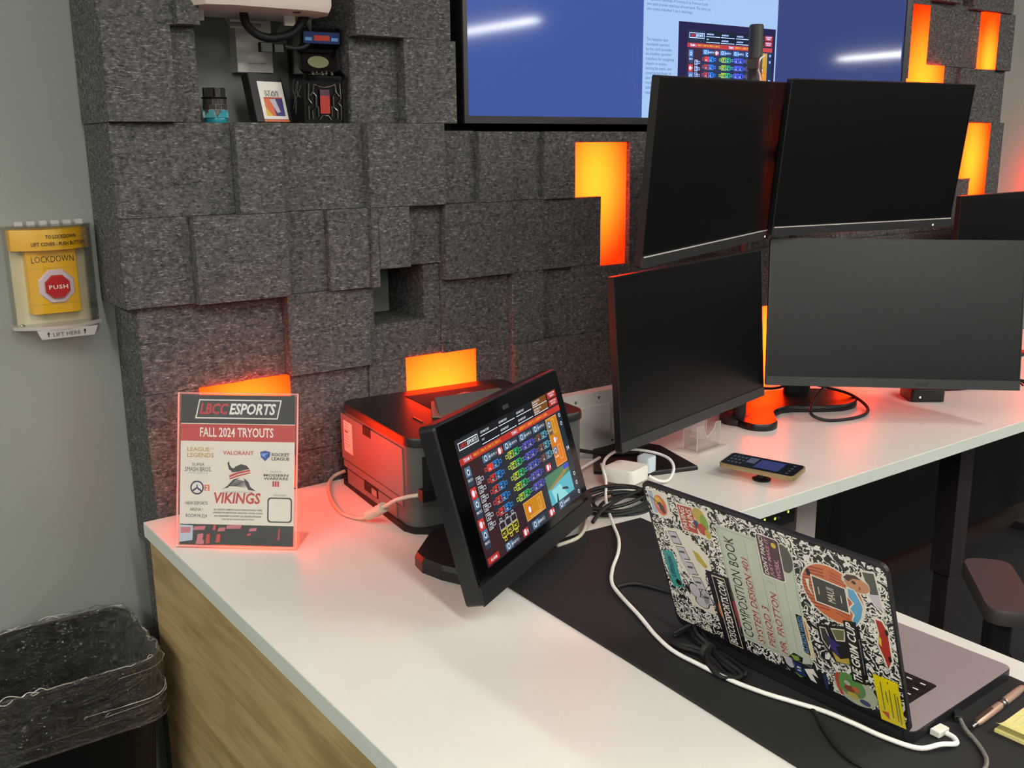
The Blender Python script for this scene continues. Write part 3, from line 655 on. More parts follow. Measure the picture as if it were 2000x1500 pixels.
qt = lambda s, u0, u1, v0, v1, k, b=0., sh=0., sp=1.: m.text(s, QF, u0*pw, (1-v1)*ph, (u1-u0)*pw, (v1-v0)*ph, .0004, k, b, sh, sp)
qp = lambda pts, k, c=3: m.poly(QF, [(a*pw, (1-b)*ph) for a, b in pts], c*.0001, k)
m.rect(QF, 0, pw, 0, ph, -.0004, 'paper')
q(0, 1, 0, 1, 0, 'paper'); q(0, 1, 0, .19, 1, 'pr_dark'); q(0, 1, .195, .308, 1, 'pr_red'); q(0, 1, .863, 1, 1, 'pr_dark')
qp([(.125, .158), (.16, .03), (.885, .03), (.85, .158)], 'pr_white', 2); qp([(.138, .15), (.168, .038), (.872, .038), (.842, .15)], 'pr_grey', 2.5)
qt('LBCC', .165, .42, .055, .13, 'ink_red', .03, .25); qt('ESPORTS', .425, .835, .055, .13, 'pr_white', .03, .25)
qt('FALL 2024 TRYOUTS', .17, .815, .217, .28, 'pr_white', .015)
qt('LEAGUE', .06, .26, .35, .378, 'pr_gold', .02); qt('OF', .265, .295, .352, .364, 'pr_gold'); qt('LEGENDS', .06, .295, .388, .418, 'pr_gold', .02)
qt('VALORANT', .375, .645, .371, .398, 'pr_red', .01)
qp([(.70, .375), (.745, .366), (.79, .375), (.785, .405), (.745, .436), (.71, .41)], 'pr_blue'); qp([(.71, .385), (.775, .382), (.74, .40), (.76, .412), (.72, .404)], 'pr_ltblue', 3.5)
qt('ROCKET', .802, .958, .38, .402, 'pr_grey', .02); qt('LEAGUE', .802, .958, .408, .43, 'pr_grey', .02)
qt('SUPER', .105, .215, .456, .475, 'pr_grey'); qt('SMASH BROS.', .04, .275, .482, .512, 'pr_grey'); qt('ULTIMATE', .075, .24, .518, .525, 'pr_grey', 0, 0, 1.6)
qt('CALL OF DUTY', .79, .885, .50, .508, 'pr_grey'); qt('MODERN', .735, .95, .52, .537, 'pr_grey', .02); qt('WARFARE', .735, .95, .542, .559, 'pr_grey', .02)
for i in range(3): q(.812+.021*i, .828+.021*i, .568, .604, 3, 'pr_red')
# round game emblem
qp(ell(.15, .62, .06, .047, 28), 'pr_indigo', 2); qp(ell(.15, .62, .047, .0365, 28), 'paper', 2.5); qp([(.145, .6), (.155, .6), (.155, .625), (.145, .625)], 'pr_indigo'); qp([(.143, .617), (.15, .627), (.115, .648), (.106, .638)], 'pr_indigo'); qp([(.157, .617), (.15, .627), (.185, .648), (.194, .638)], 'pr_indigo')
q(.215, .26, .60, .64, 2, 'pr_orange'); qt('2', .225, .25, .605, .635, 'pr_white', .02)
# horned helmet emblem with beard strokes (plain)
qp([(.40, .505), (.475, .51), (.515, .485), (.505, .455), (.475, .43), (.50, .46), (.49, .485), (.47, .46), (.445, .44), (.43, .47)][:0] or [(.415, .452), (.43, .44), (.435, .465), (.455, .485), (.485, .487), (.495, .50), (.46, .51), (.43, .495)], 'pr_grey')
qp([(.45, .515), (.485, .475), (.535, .458), (.585, .468), (.61, .49), (.50, .51)], 'pr_grey'); qp([(.43, .535), (.50, .512), (.615, .494), (.617, .505), (.51, .524), (.435, .548)], 'pr_red'); qp([(.435, .553), (.512, .53), (.617, .51), (.617, .518), (.515, .54), (.436, .562)], 'pr_red')
for i in range(6):
    a0 = .365+.012*i; qp([(a0, .632-.004*i), (a0+.06, .60-.008*i), (a0+.14, .60-.006*i), (a0+.20, .615), (a0+.135, .606-.006*i), (a0+.062, .606-.008*i)], 'pr_grey', 3+i*.1)
qp([(.56, .55), (.60, .575), (.62, .61), (.67, .637), (.60, .628), (.575, .59)], 'pr_grey'); qp([(.40, .618), (.47, .56), (.53, .548), (.47, .572), (.42, .618)], 'pr_grey', 3.8)
qt('VIKINGS', .30, .71, .648, .722, 'pr_red', .025, .15); qt('LONG BEACH CITY COLLEGE', .39, .64, .641, .648, 'pr_grey')
qt('NEW ESPORTS', .05, .245, .712, .734, 'pr_grey'); qt('ARENA !', .09, .205, .754, .776, 'pr_grey'); qt('ROOM M-224', .055, .24, .796, .82, 'pr_grey')
for i, (s_, a, b_) in enumerate((('LBCC ESPORTS COMPETES LOCALLY AND NATIONALLY. WE\'RE', .30, .725), ('LOOKING FOR NEW PLAYERS, MANAGERS, CASTERS, CODERS', .295, .73), ('AND ORGANIZERS TO SUPPORT OUR GROWING PROGRAM', .305, .715), ('SCAN THE QR CODE AND SIGN UP TODAY!', .37, .655))): qt(s_, a, b_, .757+.0215*i, .769+.0215*i, 'pr_grey', .01)
qt('SCAN & SIGNUP', .82, .935, .655, .666, 'pr_grey')
m.poly(QF, rrect(.77*pw, .985*pw, (1-.842)*ph, (1-.675)*ph, .006), .0002, 'pr_grey'); m.poly(QF, rrect(.782*pw, .973*pw, (1-.833)*ph, (1-.684)*ph, .005), .0003, 'paper')
# photo strip: dim room with chairs
qp([(0, .868), (.12, .873), (.115, .97), (0, .985)], 'pr_pale', 2); qp([(.01, .885), (.10, .885), (.095, .92), (.01, .925)], 'pr_pink', 2.5)
for a, b_, w_, h_ in ((.13, .88, .10, .02), (.16, .93, .05, .05), (.24, .93, .03, .06), (.30, .87, .02, .03), (.345, .885, .06, .02), (.33, .93, .03, .05), (.42, .867, .13, .02), (.62, .885, .06, .015), (.60, .92, .03, .012), (.87, .885, .012, .07), (.15, .975, .07, .02)):
    qp([(a, b_), (a+w_, b_-.006), (a+w_*.9, b_+h_), (a-.01, b_+h_+.004)], 'pr_pink' if w_ > .04 else 'pr_red', 2)
m.build('flyer', fl)

# ================================================================ LAPTOP
lp = thing('laptop', 'open laptop whose lid is a marbled notebook cover full of stickers', 'laptop', (1.1, .76, .745))
C0, C1, C2, C3 = V(.897, .939, .998), V(.911, .572, .997), V(.995, .576, .758), V(.982, .943, .760)
lu = (C1-C0)/np.linalg.norm(C1-C0); lv = (C3-C0) - lu*((C3-C0)@lu); LW, LH = np.linalg.norm(C1-C0), np.linalg.norm(lv); lv = lv/LH
LFm = Fr(C3, lu, -lv)                     # a along the hinge, b up the lid, n out of the back
if LFm.n @ (EYE-C3) < 0: LFm.n = -LFm.n
mat('space_grey', '#958a8c', .42, .15); mat('lid_edge', '#2c2a2e', .4, .5); mat('key_black', '#0d0c0d', .45); mat('key_legend', '#e8e6e2', .5)
out = rrect(0, LW, 0, LH, .012, 5)
lid = MB().prism(LFm, out, -.0055, -.0008, 'lid_edge').build('lid', lp)
MB().prism(LFm, rrect(.004, LW-.003, .014, LH-.006, .010, 5), -.0009, .0, 'marble').build('lid_cover', lid)
MB().rect(LFm, .006, LW-.006, .012, LH-.006, -.0058, 'black_gloss').build('display', lid)
st = {}
def stick(name, label):
    st['m'] = MB(); st['n'] = name; st['l'] = label
X_ = lambda u: u*LW
Y_ = lambda v: (1-v)*LH
def sp(pts, k, c=1): st['m'].poly(LFm, [(X_(a), Y_(b_)) for a, b_ in pts], c*.00015, k)
def stx(s_, u0, u1, v0, v1, k, b=.01, sh=0., c=5, turn=True):
    """lettering reading up the lid (turned a quarter) in the box u0..u1, v0..v1"""
    if turn: f = Fr(LFm(X_(u1), Y_(v1)), LFm.v, -LFm.u, LFm.n); st['m'].text(s_, f, 0, 0, (v1-v0)*LH, (u1-u0)*LW, c*.00015, k, b, sh)
    else: st['m'].text(s_, LFm, X_(u0), Y_(v1), (u1-u0)*LW, (v1-v0)*LH, c*.00015, k, b, sh)
def done():
    o = st['m'].build('sticker', lid); o['label'] = st['l']
for n_, c_ in (('skblue', '#6a9ccc'), ('skorange', '#d8683a'), ('skyellow', '#d8b838'), ('skpink', '#c88a9c'), ('skred', '#b8402c'), ('skteal', '#3e9c98'), ('skgreen', '#8a9c34'), ('skplum', '#4a2a3c'), ('sknight', '#1c1422'), ('skmint', '#bfc6b6'), ('skline', '#8c948a'), ('skink', '#b03a34'), ('skgrey', '#4c4a44'), ('skbrown', '#8c3c2a'), ('skrust', '#c86a3c'), ('skslate', '#35342f'), ('skwave', '#5aa0c8'), ('skskin', '#c08660'), ('skhair', '#3c2a24'), ('sknavy', '#1c3268'), ('skbeige', '#d8cfb0'), ('skolive', '#6c6c48'), ('skgold', '#b8a440'), ('skpurple', '#3a2c70'), ('skcar', '#a8281e'), ('sklime', '#7ca038'), ('sklgreen', '#5c8c4c'), ('sksage', '#b4bca0'), ('skhazard', '#e8d400'), ('sklav', '#c4bfc8'), ('skcream', '#e2ddd0'), ('skmag', '#a8324c')):
    mat(n_, c_, .35, coat=.2)
stick('a', 'card sticker with blue stripes and an orange disc'); sp([(.02, .035), (.121, .027), (.124, .2), (.028, .202)], 'skcream'); sp([(.028, .05), (.05, .047), (.056, .19), (.034, .19)], 'skblue', 2)
for i in range(4): sp([(.03+.006*i, .05), (.032+.006*i, .05), (.038+.006*i, .19), (.036+.006*i, .19)], 'skcream', 2.5)
sp(ell(.078, .125, .03, .066), 'skorange', 3); sp(ell(.072, .11, .018, .04), 'skyellow', 3.5); sp([(.06, .12), (.08, .10), (.095, .13), (.10, .165), (.085, .175), (.07, .15)], 'skplum', 4); sp([(.02, .075), (.085, .115), (.085, .122), (.02, .082)], 'skplum', 4.5); sp([(.06, .125), (.068, .12), (.075, .15), (.066, .15)], 'skpink', 5); done()
stick('b', 'orange block sticker with white brush lettering'); sp([(.160, .066), (.295, .045), (.31, .06), (.302, .235), (.29, .245), (.164, .243)], 'skcream'); sp([(.166, .075), (.235, .066), (.243, .23), (.170, .236)], 'skred', 2)
stx('PAVING', .175, .20, .08, .225, 'skcream', .02, .1); stx('PAINS', .206, .234, .08, .2, 'skcream', .02, .1)
sp(ell(.265, .10, .028, .05), 'skgold', 2.5); sp(ell(.285, .135, .018, .05), 'sklime', 3); sp(ell(.268, .185, .022, .036), 'skred', 3.5); sp(ell(.244, .165, .012, .026), 'sknavy', 3.2); sp(ell(.29, .205, .013, .03), 'skgold', 4); done()
stick('c', 'white cut-out sticker with grey bands and black outlines')
sp([(.069, .277), (.139, .248), (.191, .277), (.263, .363), (.266, .456), (.229, .493), (.213, .615), (.236, .79), (.131, .784), (.10, .741), (.165, .629), (.104, .518), (.088, .426)], 'skcream')
for i in range(5): sp([(.080+.024*i, .29+.09*i), (.125+.024*i, .275+.09*i), (.142+.024*i, .355+.09*i), (.096+.024*i, .37+.09*i)], 'ink_black', 2); sp([(.083+.024*i, .293+.09*i), (.123+.024*i, .28+.09*i), (.138+.024*i, .35+.09*i), (.098+.024*i, .364+.09*i)], 'sklav', 2.5); sp([(.093+.024*i, .315+.09*i), (.121+.024*i, .305+.09*i), (.123+.024*i, .318+.09*i), (.095+.024*i, .328+.09*i)], 'skgrey', 3)
sp([(.19, .36), (.215, .37), (.25, .44), (.235, .46), (.2, .42)], 'skgold', 2.2); sp([(.11, .46), (.135, .45), (.16, .55), (.14, .56)], 'sklav', 2.2)
for a_ in ((.15, .66, .03, .05), (.175, .73, .035, .04), (.2, .68, .02, .06)): sp(ell(*a_), 'ink_black', 2); sp(ell(a_[0], a_[1], a_[2]*.86, a_[3]*.9), 'sklav', 2.5)
done()
stick('d', 'narrow teal sticker'); sp([(.022, .453), (.078, .432), (.091, .679), (.035, .701)], 'skteal'); stx('UPDOW', .043, .066, .47, .62, 'sknavy', .01, .15); sp(ell(.070, .652, .014, .021), 'ink_black', 3); done()
stick('e', 'dark purple strip sticker with white block lettering'); sp([(.232, .467), (.343, .458), (.356, .96), (.248, .96)], 'sknight', 1.6); sp([(.334, .62), (.345, .60), (.350, .78), (.342, .80)], 'skmag', 2.2); sp(ell(.268, .72, .012, .06), 'skrust', 2)
sp([(.258, .485), (.319, .478), (.336, .95), (.273, .95)], 'skbeige', 2.5); sp([(.2615, .492), (.3165, .486), (.332, .943), (.2765, .943)], 'ink_black', 3); stx('BOSCOESPORTS.COM', .281, .315, .50, .935, 'ink_white', .015, .1); done()
stick('f', 'pale green composition book title label with red handwriting'); st['m'].prism(LFm, [(X_(a), Y_(b_)) for a, b_ in rrect(.335, .652, .112, .862, .012)], 0, .00012, 'skmint')
for a, b_, c_, d_ in ((.340, .342, .13, .845), (.643, .645, .13, .845), (.34, .645, .128, .131), (.34, .645, .843, .846)): sp([(a, c_), (b_, c_), (b_, d_), (a, d_)], 'skline', 2)
stx('COMPOSITION BOOK', .363, .405, .17, .825, 'ink_black', -.008, .0)
for u in (.455, .505, .555, .595): sp([(u, .15), (u+.0015, .15), (u+.0015, .835), (u, .835)], 'skline', 2)
stx('SYSTEM DESIGN 401', .424, .452, .27, .83, 'skink', .0, .15); stx('PERIOD 3', .474, .502, .55, .82, 'skink', .0, .15); stx('MR. FROTTON', .524, .552, .43, .83, 'skink', .0, .15); stx('/', .525, .55, .36, .375, 'skgrey', 0, .4); done()
stick('h', 'dark grey round emblem beneath the other stickers'); sp(ell(.617, .175, .033, .085), 'skgrey', 2.2); done()
stick('g', 'plum rounded sticker with joking capitals'); sp(rrect(.511, .606, .072, .334, .014), 'skcream', 2.5); sp(rrect(.5145, .6025, .079, .327, .012), 'skplum', 3)
stx("DON'T PANIC!", .522, .541, .085, .318, 'skcream', .02, .1); stx('JUST MAKE IT', .547, .566, .085, .318, 'skpink', .02, .1); stx('WORK.', .572, .592, .20, .318, 'skpink', .02, .1); sp(ell(.583, .115, .010, .016), 'skyellow', 5); done()
stick('i', 'large oval rust and blue sticker with a black name plate'); sp(ell(.787, .285, .118, .172, 32), 'skcream'); sp(ell(.787, .285, .112, .164, 32), 'skrust', 2)
for i in range(13):
    v = .16+.02*i; w_ = .112*math.sqrt(max(0, 1-((v-.285)/.164)**2)); sp([(.787-w_, v), (.787-.02, v-.012), (.787-.02, v-.004), (.787-w_, v+.008)], 'skbrown', 2.5)
    sp([(.787, v-.012), (.787+w_*.6, v), (.787+w_*.6, v+.005), (.787, v-.006)], 'skbrown', 2.5)
sp([(.845, .2), (.875, .2), (.895, .26), (.90, .3), (.888, .37), (.86, .43), (.845, .40), (.855, .36), (.84, .33), (.86, .29), (.842, .26)], 'skcream', 3); sp([(.85, .21), (.872, .21), (.890, .265), (.894, .3), (.882, .365), (.86, .42), (.85, .395), (.861, .36), (.847, .33), (.866, .29), (.848, .26)], 'skwave', 3.5)
sp([(.713, .208), (.843, .214), (.845, .368), (.716, .372)], 'skcream', 4); sp([(.718, .216), (.838, .221), (.84, .36), (.721, .364)], 'skslate', 4.5); stx('MAUI', .768, .796, .25, .335, 'skcream', .0, 0, 6); sp([(.735, .27), (.738, .27), (.738, .315), (.735, .315)], 'skcream', 5); sp([(.818, .27), (.821, .27), (.821, .315), (.818, .315)], 'skcream', 5)
sp(ell(.706, .20, .008, .02), 'ink_black', 4); sp([(.69, .25), (.705, .24), (.70, .29), (.71, .34), (.695, .31)], 'skcream', 4); done()
stick('j', 'cut-out sticker of a dark-haired figure on a grey backdrop'); sp([(.905, .07), (.957, .055), (.972, .30), (.93, .24)], 'skcream'); sp([(.912, .08), (.952, .067), (.965, .28), (.935, .235)], 'skgrey', 2); sp([(.92, .2), (.96, .18), (.965, .27), (.938, .24)], 'sklav', 2.5)
sp(ell(.882, .163, .05, .055), 'skcream', 2); sp(ell(.886, .168, .043, .042), 'skskin', 3); sp([(.84, .15), (.855, .125), (.885, .115), (.905, .13), (.875, .138), (.857, .165)], 'skhair', 3.5); sp(ell(.876, .16, .008, .010), 'skhair', 4); sp(ell(.895, .183, .004, .01), 'skbrown', 4); done()
stick('k', 'beige strip sticker with blue outlined capitals'); sp([(.616, .505), (.660, .515), (.670, .79), (.624, .765)], 'skbeige'); sp([(.618, .512), (.643, .512), (.651, .765), (.628, .757)], 'ink_black', 2); stx('EXTRON WIRED', .625, .644, .52, .752, 'skblue', .015, .1); sp([(.648, .54), (.653, .54), (.658, .66), (.653, .66)], 'skrust', 3); done()
stick('l', 'black shield sticker with purple mark and slanted white capitals'); sp([(.700, .515), (.747, .498), (.824, .455), (.868, .40), (.872, .75), (.812, .80), (.82, .70), (.751, .73), (.703, .617)], 'ink_black')
sp([(.71, .53), (.735, .52), (.75, .6), (.735, .66), (.712, .61)], 'skcream', 2); sp([(.714, .535), (.733, .527), (.747, .6), (.734, .65), (.716, .607)], 'skslate', 2.5); sp([(.755, .51), (.812, .48), (.805, .56), (.77, .58)], 'skcream', 2); sp([(.758, .515), (.808, .488), (.801, .555), (.772, .573)], 'skolive', 2.5)
sp([(.737, .56), (.752, .58), (.785, .60), (.765, .62), (.775, .68), (.757, .67), (.742, .63)], 'skpurple', 3); sp([(.745, .66), (.775, .69), (.81, .66), (.812, .70), (.757, .72)], 'skgold', 3); sp([(.812, .42), (.86, .40), (.862, .79), (.81, .80)], 'ink_black', 7); stx('THE', .818, .850, .70, .785, 'ink_white', .02, .15, 9); stx('GRIM CUP', .820, .852, .42, .69, 'ink_white', .02, .15, 9); stx('EXCALIBER INVITATIONAL', .857, .864, .50, .72, 'sklav', .01); done()
stick('m', 'red convertible car cut-out sticker'); sp([(.928, .32), (.96, .322), (.976, .384), (.978, .56), (.955, .63), (.94, .565), (.925, .49), (.934, .41)], 'skcream'); sp([(.934, .335), (.955, .335), (.97, .388), (.971, .555), (.955, .615), (.947, .56), (.931, .487), (.94, .414)], 'skcar', 2); sp(ell(.968, .39, .006, .018), 'ink_black', 3); sp(ell(.966, .55, .006, .018), 'ink_black', 3); sp([(.936, .43), (.945, .44), (.943, .49), (.934, .48)], 'skyellow', 3); done()
stick('n', 'cut-out sticker of a helmeted ball player in navy and lime'); sp([(.516, .892), (.577, .796), (.614, .805), (.606, .85), (.663, .814), (.664, .86), (.703, .843), (.705, .955), (.644, .955), (.591, .955), (.551, .952)], 'ink_black')
sp(ell(.55, .88, .02, .035), 'sklav', 2); sp([(.56, .82), (.59, .81), (.6, .83), (.578, .85)], 'sklime', 2); sp([(.56, .86), (.6, .86), (.615, .93), (.57, .945)], 'sknavy', 2); stx('13', .58, .596, .88, .91, 'ink_white', .02); sp([(.61, .88), (.65, .85), (.665, .90), (.64, .89), (.655, .945), (.63, .94)], 'ink_white', 2); sp([(.688, .86), (.7, .855), (.702, .95), (.69, .95)], 'sknavy', 2); sp([(.56, .935), (.60, .945), (.585, .955)], 'sklime', 3); done()
stick('o', 'green oval sticker with a red banner'); sp(ell(.812, .865, .082, .095, 28), 'sksage'); sp(ell(.795, .845, .058, .075, 28), 'sklgreen', 2); sp([(.738, .82), (.75, .79), (.762, .79), (.752, .83), (.752, .88), (.765, .93), (.752, .935), (.74, .89)], 'skred', 3)
for a_, k_ in (((.79, .87, .02, .02), 'skbrown'), ((.815, .86, .014, .02), 'skrust'), ((.80, .905, .022, .02), 'skgold'), ((.845, .92, .02, .018), 'sknavy'), ((.785, .835, .012, .015), 'sksage')): sp(ell(*a_), k_, 4)
done()
stick('p', 'bright yellow warning note stuck over the lid corner'); sp([(.893, .689), (.981, .682), (.989, .965), (.9, .975)], 'skhazard', 6)
for i, (u, v0, v1) in enumerate(((.915, .72, .90), (.93, .77, .84), (.944, .75, .93), (.962, .76, .94), (.971, .77, .95))): sp([(u, v0), (u+.004, v0), (u+.006, v1), (u+.002, v1)], 'skolive', 7)
sp([(.905, .915), (.932, .905), (.934, .955)], 'skred', 7); sp([(.943, .70), (.948, .705), (.943, .72)], 'ink_black', 7); done()
# base with keyboard
bd = np.cross(V(0, 0, 1), lu); bd = bd/np.linalg.norm(bd)
if bd[0] < 0: bd = -bd
BF = Fr((C3[0], C3[1], .7445), (lu[0], lu[1], 0), bd, (0, 0, 1))
bs = MB().prism(BF, rrect(0, LW, .004, .25, .012, 5), .0015, .0155, 'space_grey', 'lid_edge', ch=.001).build('base', lp)
MB().prism(BF, rrect(.038, LW-.038, .018, .128, .004, 3), .0150, .0158, 'key_black').build('keyboard_well', bs)
MB().prism(BF, rrect(LW*.5-.075, LW*.5+.075, .142, .238, .005, 3), .0150, .01565, 'space_grey').build('trackpad', bs)
kw, kd = .0163, .0150
km = MB(); km.box(WF, 0, kw, 0, kd, 0, .0008, 'key_black'); km.rect(WF, kw*.3, kw*.75, kd*.35, kd*.5, .00085, 'key_legend')
k0 = km.build('key', None); mesh = k0.data; bpy.data.objects.remove(k0)
rotz = math.atan2(BF.u[1], BF.u[0])
for r_ in range(6):
    for c_ in range(15):
        a_, b_ = .042 + c_*.01895, .021 + r_*.0177
        ob = bpy.data.objects.new('key', mesh); col.objects.link(ob); ob.parent = bs
        w = BF(a_, b_, .0158) if BF.u[0]*BF.v[1]-BF.u[1]*BF.v[0] > 0 else BF(a_, b_+kd, .0158)
        ob.location = tuple(w-ORG[bs.name]); ob.rotation_euler = (0, 0, rotz); ORG[ob.name] = ORG[bs.name]
MB().box(BF, .012, LW-.012, .0, .010, .002, .0146, 'black_rubber').build('hinge', bs)

# ================================================================ CABLES AND SMALL THINGS ON THE DESK
def cable(pts, r, m, name, label, sub=6, seg=8):
    o = MB().tube(pts, r, m, seg, sub).build(name, origin=tuple(V(*pts[0]))); 
    for p in o.data.polygons: p.use_smooth = True
    return tag(o, label, 'cable')
# white laptop charging cable
cc = thing('charging_cable', 'white charging cable curving across the black mat to the laptop', 'cable', (.95, .85, .745))
mg = [(1.352, 1.535, .778), (1.33, 1.505, .778), (1.313, 1.476, .765), (1.257, 1.412, .752), (1.193, 1.321, .749), (1.151, 1.258, .749), (1.108, 1.211, .749), (1.055, 1.166, .749), (1.017, 1.126, .749), (.997, 1.087, .749), (.97, 1.012, .749), (.946, .952, .749), (.933, .902, .749), (.934, .852, .749), (.937, .801, .749), (.947, .754, .749), (.96, .717, .749), (.973, .68, .749), (.979, .642, .749), (.983, .603, .749), (.995, .565, .749), (1.016, .549, .754), (1.034, .541, .752), (1.044, .549, .7515), (1.046, .560, .7515)]
MB().tube(mg, .0031, 'white_rubber', 8).build('cord', cc, smooth=60)
pl_ = MB().box(yawf((1.046, .563, .7465), -2), -.010, .010, 0, .012, 0, .0075, 'white_plastic', ch=.001).build('plug', cc)
MB().poly(Fr((1.046, .569, .7541)), ell(0, 0, .0016, .0016, 8), 0, lum('amber_led', '#ffb060', 2)).build('charge_lamp', pl_)
# charger brick with its loop of cord
br = thing('charger_brick', 'white square charger brick on the tangle of black cables', 'charger', (1.375, 1.49, .752))
BK = Fr((1.359, 1.445, .752), (.965, .262, 0), (-.385, .923, 0), (0, 0, 1))
MB().prism(BK, rrect(0, .068, 0, .072, .011, 5), 0, .030, 'white_plastic', ch=.004).build('body', br, smooth=45)
MB().tube([(1.345, 1.515, .772), (1.365, 1.54, .782), (1.41, 1.555, .79), (1.462, 1.553, .785), (1.505, 1.529, .775), (1.513, 1.493, .768), (1.493, 1.46, .758), (1.455, 1.437, .748), (1.43, 1.44, .75), (1.415, 1.455, .76)], .0033, 'white_rubber', 8).build('cord', br, smooth=60)
MB().box(BK, .008, .02, .070, .076, .008, .02, 'white_plastic', r=.003).build('socket', br)
mat('pale_blue_plastic', '#c4d4dc', .4)
pb = thing('plug_cube', 'pale blue-white plug cube behind the charger brick', 'plug', (1.45, 1.50, .742))
MB().prism(yawf((1.455, 1.505, .7505), 15), rrect(-.016, .016, -.016, .016, .005), 0, .034, 'pale_blue_plastic', ch=.003).build('body', pb, smooth=45)
MB().box(yawf((1.455, 1.505, .765), 15), .016, .026, -.004, .004, 0, .008, 'steel').build('prong', pb)
us = thing('usb_stick', 'tiny silver USB stick standing on the black monitor foot', 'usb stick', (1.492, 1.565, .751))
MB().box(yawf((1.492, 1.565, .7505), 20), -.006, .006, -.003, .003, 0, .014, 'black_plastic').build('cap', us)
MB().box(yawf((1.492, 1.565, .7505), 20), -.005, .005, -.0022, .0022, .014, .026, 'steel').build('plug', us)
# black coiled cable under the brick
cb = MB()
for i, (cx, cy, rx, ry, z) in enumerate(((1.275, 1.395, .070, .055, .747), (1.28, 1.39, .062, .050, .752), (1.27, 1.40, .074, .058, .757), (1.285, 1.385, .055, .045, .7435), (1.268, 1.405, .078, .05, .7605))):
    a0 = i*1.3
    cb.tube([(cx+rx*math.cos(a0+t_*.45), cy+ry*math.sin(a0+t_*.45), z+.003*math.sin(t_*.7+i)) for t_ in range(15)], .0038, 'black_rubber', 8, 3)
cb.tube([(1.16, 1.340, .752), (1.2, 1.356, .764), (1.26, 1.372, .768), (1.33, 1.395, .762), (1.38, 1.43, .748)], .004, 'black_rubber', 8)
o = cb.build('coiled_cable', origin=(1.275, 1.395, .74)); tag(o, 'black coiled cable heaped on the desk beside the charger brick', 'cable')
cable([(1.042, 1.30, .748), (1.09, 1.305, .7475), (1.125, 1.325, .7475), (1.165, 1.365, .746), (1.20, 1.41, .746), (1.225, 1.46, .746), (1.235, 1.52, .746), (1.25, 1.57, .746)], .0036, 'beige_rubber', 'panel_cable', 'off-white cable running from under the touch panel')
cable([(1.27, 1.66, .745), (1.30, 1.62, .747), (1.335, 1.60, .75), (1.38, 1.61, .7535), (1.43, 1.63, .7535)], .0035, 'white_rubber', 'white_cable', 'short white cable between printer and monitor foot')
cable([(1.34, 1.72, .80), (1.38, 1.68, .775), (1.42, 1.66, .762), (1.47, 1.63, .7545), (1.53, 1.6, .7545)], .0045, 'black_rubber', 'power_cable', 'black power cable dropping past the white wall box')
cable([(1.014, 1.11, .747), (1.03, 1.105, .749), (1.048, 1.092, .749), (1.066, 1.047, .7475), (1.075, 1.0, .7475)], .0038, 'black_rubber', 'mat_cable', 'short black cable on the mat left of the laptop')
cable([(.964, .735, .7472), (.970, .712, .7472), (.966, .69, .7472), (.942, .657, .7472), (.92, .618, .7472), (.915, .58, .7472), (.935, .53, .7472), (.95, .45, .7472)], .0026, 'black_rubber', 'thin_cable', 'thin black cable crossing the mat in front of the laptop')
# tied bundle beside the hinge
bu = thing('cable_bundle', 'tied bundle of black cable lying against the laptop hinge', 'cable', (.965, .865, .745))
m = MB()
for i in range(6):
    dx, dz = random.uniform(-.008, .008), i*.0028
    m.tube([(.968+dx, .930, .749+dz*.5), (.985+dx*.5, .925-i*.002, .755+dz), (.978+dx, .895, .752+dz), (.970, .866, .750+dz*.6), (.962+dx, .835, .752+dz*.6), (.955+dx, .806-i*.003, .750+dz*.4), (.940+dx, .812, .749), (.944+dx, .84, .750+dz*.4), (.955, .866, .750+dz*.5), (.952+dx, .9, .751+dz*.4), (.955+dx, .924, .749)], .003, 'black_rubber', 6, 4)
m.build('cord', bu, smooth=60)
MB().lathe(Fr((.963, .866, .754), (1, 0, 0), (0, 0, 1), (0, 1, 0)), [(.013, -.004), (.0135, 0), (.013, .004)], 'dark_plastic', 12).build('tie', bu)
# braided cable at the laptop's corner
bc = thing('braided_cable', 'grey braided cable with black plug at the laptop corner', 'cable', (1.07, .55, .745))
mat('braid', '#8c8880', .4, .5, bump=.8, bscale=700)
MB().tube([(1.086, .566, .752), (1.074, .552, .750), (1.06, .528, .748), (1.039, .506, .748), (1.015, .497, .748), (.985, .497, .748)], .0026, 'braid', 8).build('cord', bc, smooth=60)
MB().box(yawf((1.093, .573, .7455), 40), -.006, .012, -.005, .005, 0, .0085, 'black_rubber', ch=.0015).build('plug', bc)
MB().box(yawf((.975, .497, .7447), 180), -.0, .022, -.005, .005, 0, .007, 'steel', ch=.001).build('metal_plug', bc)
# pen
pn = thing('ballpoint_pen', 'rose-gold ballpoint pen lying on the black mat', 'pen', (1.155, .555, .745))
mat('rose_gold', '#b89684', .3, .35); 
PN = Fr((1.085, .550, .7500), (0, 0, 1), (-.0703, .9975, 0), (.9975, .0703, 0))
MB().lathe(PN, [(.0028, .012), (.0046, .018), (.005, .05), (.0051, .072)], 'rose_gold', 14).build('barrel', pn, smooth=40)
MB().lathe(PN, [(.0056, .072), (.0058, .074), (.0052, .076), (.0058, .078), (.0058, .081), (.0052, .083), (.0056, .085)], 'steel', 14).build('ring', pn, smooth=40)
MB().lathe(PN, [(.0052, .085), (.0052, .12), (.004, .136), (.0014, .142)], 'rose_gold', 14).build('grip', pn, smooth=40)
MB().lathe(PN, [(.0022, 0), (.0026, .002), (.0026, .013)], 'steel', 10).build('push_button', pn, smooth=40)
MB().box(PN, .0052, .0068, -.002, .002, .010, .05, 'steel').build('clip', pn)
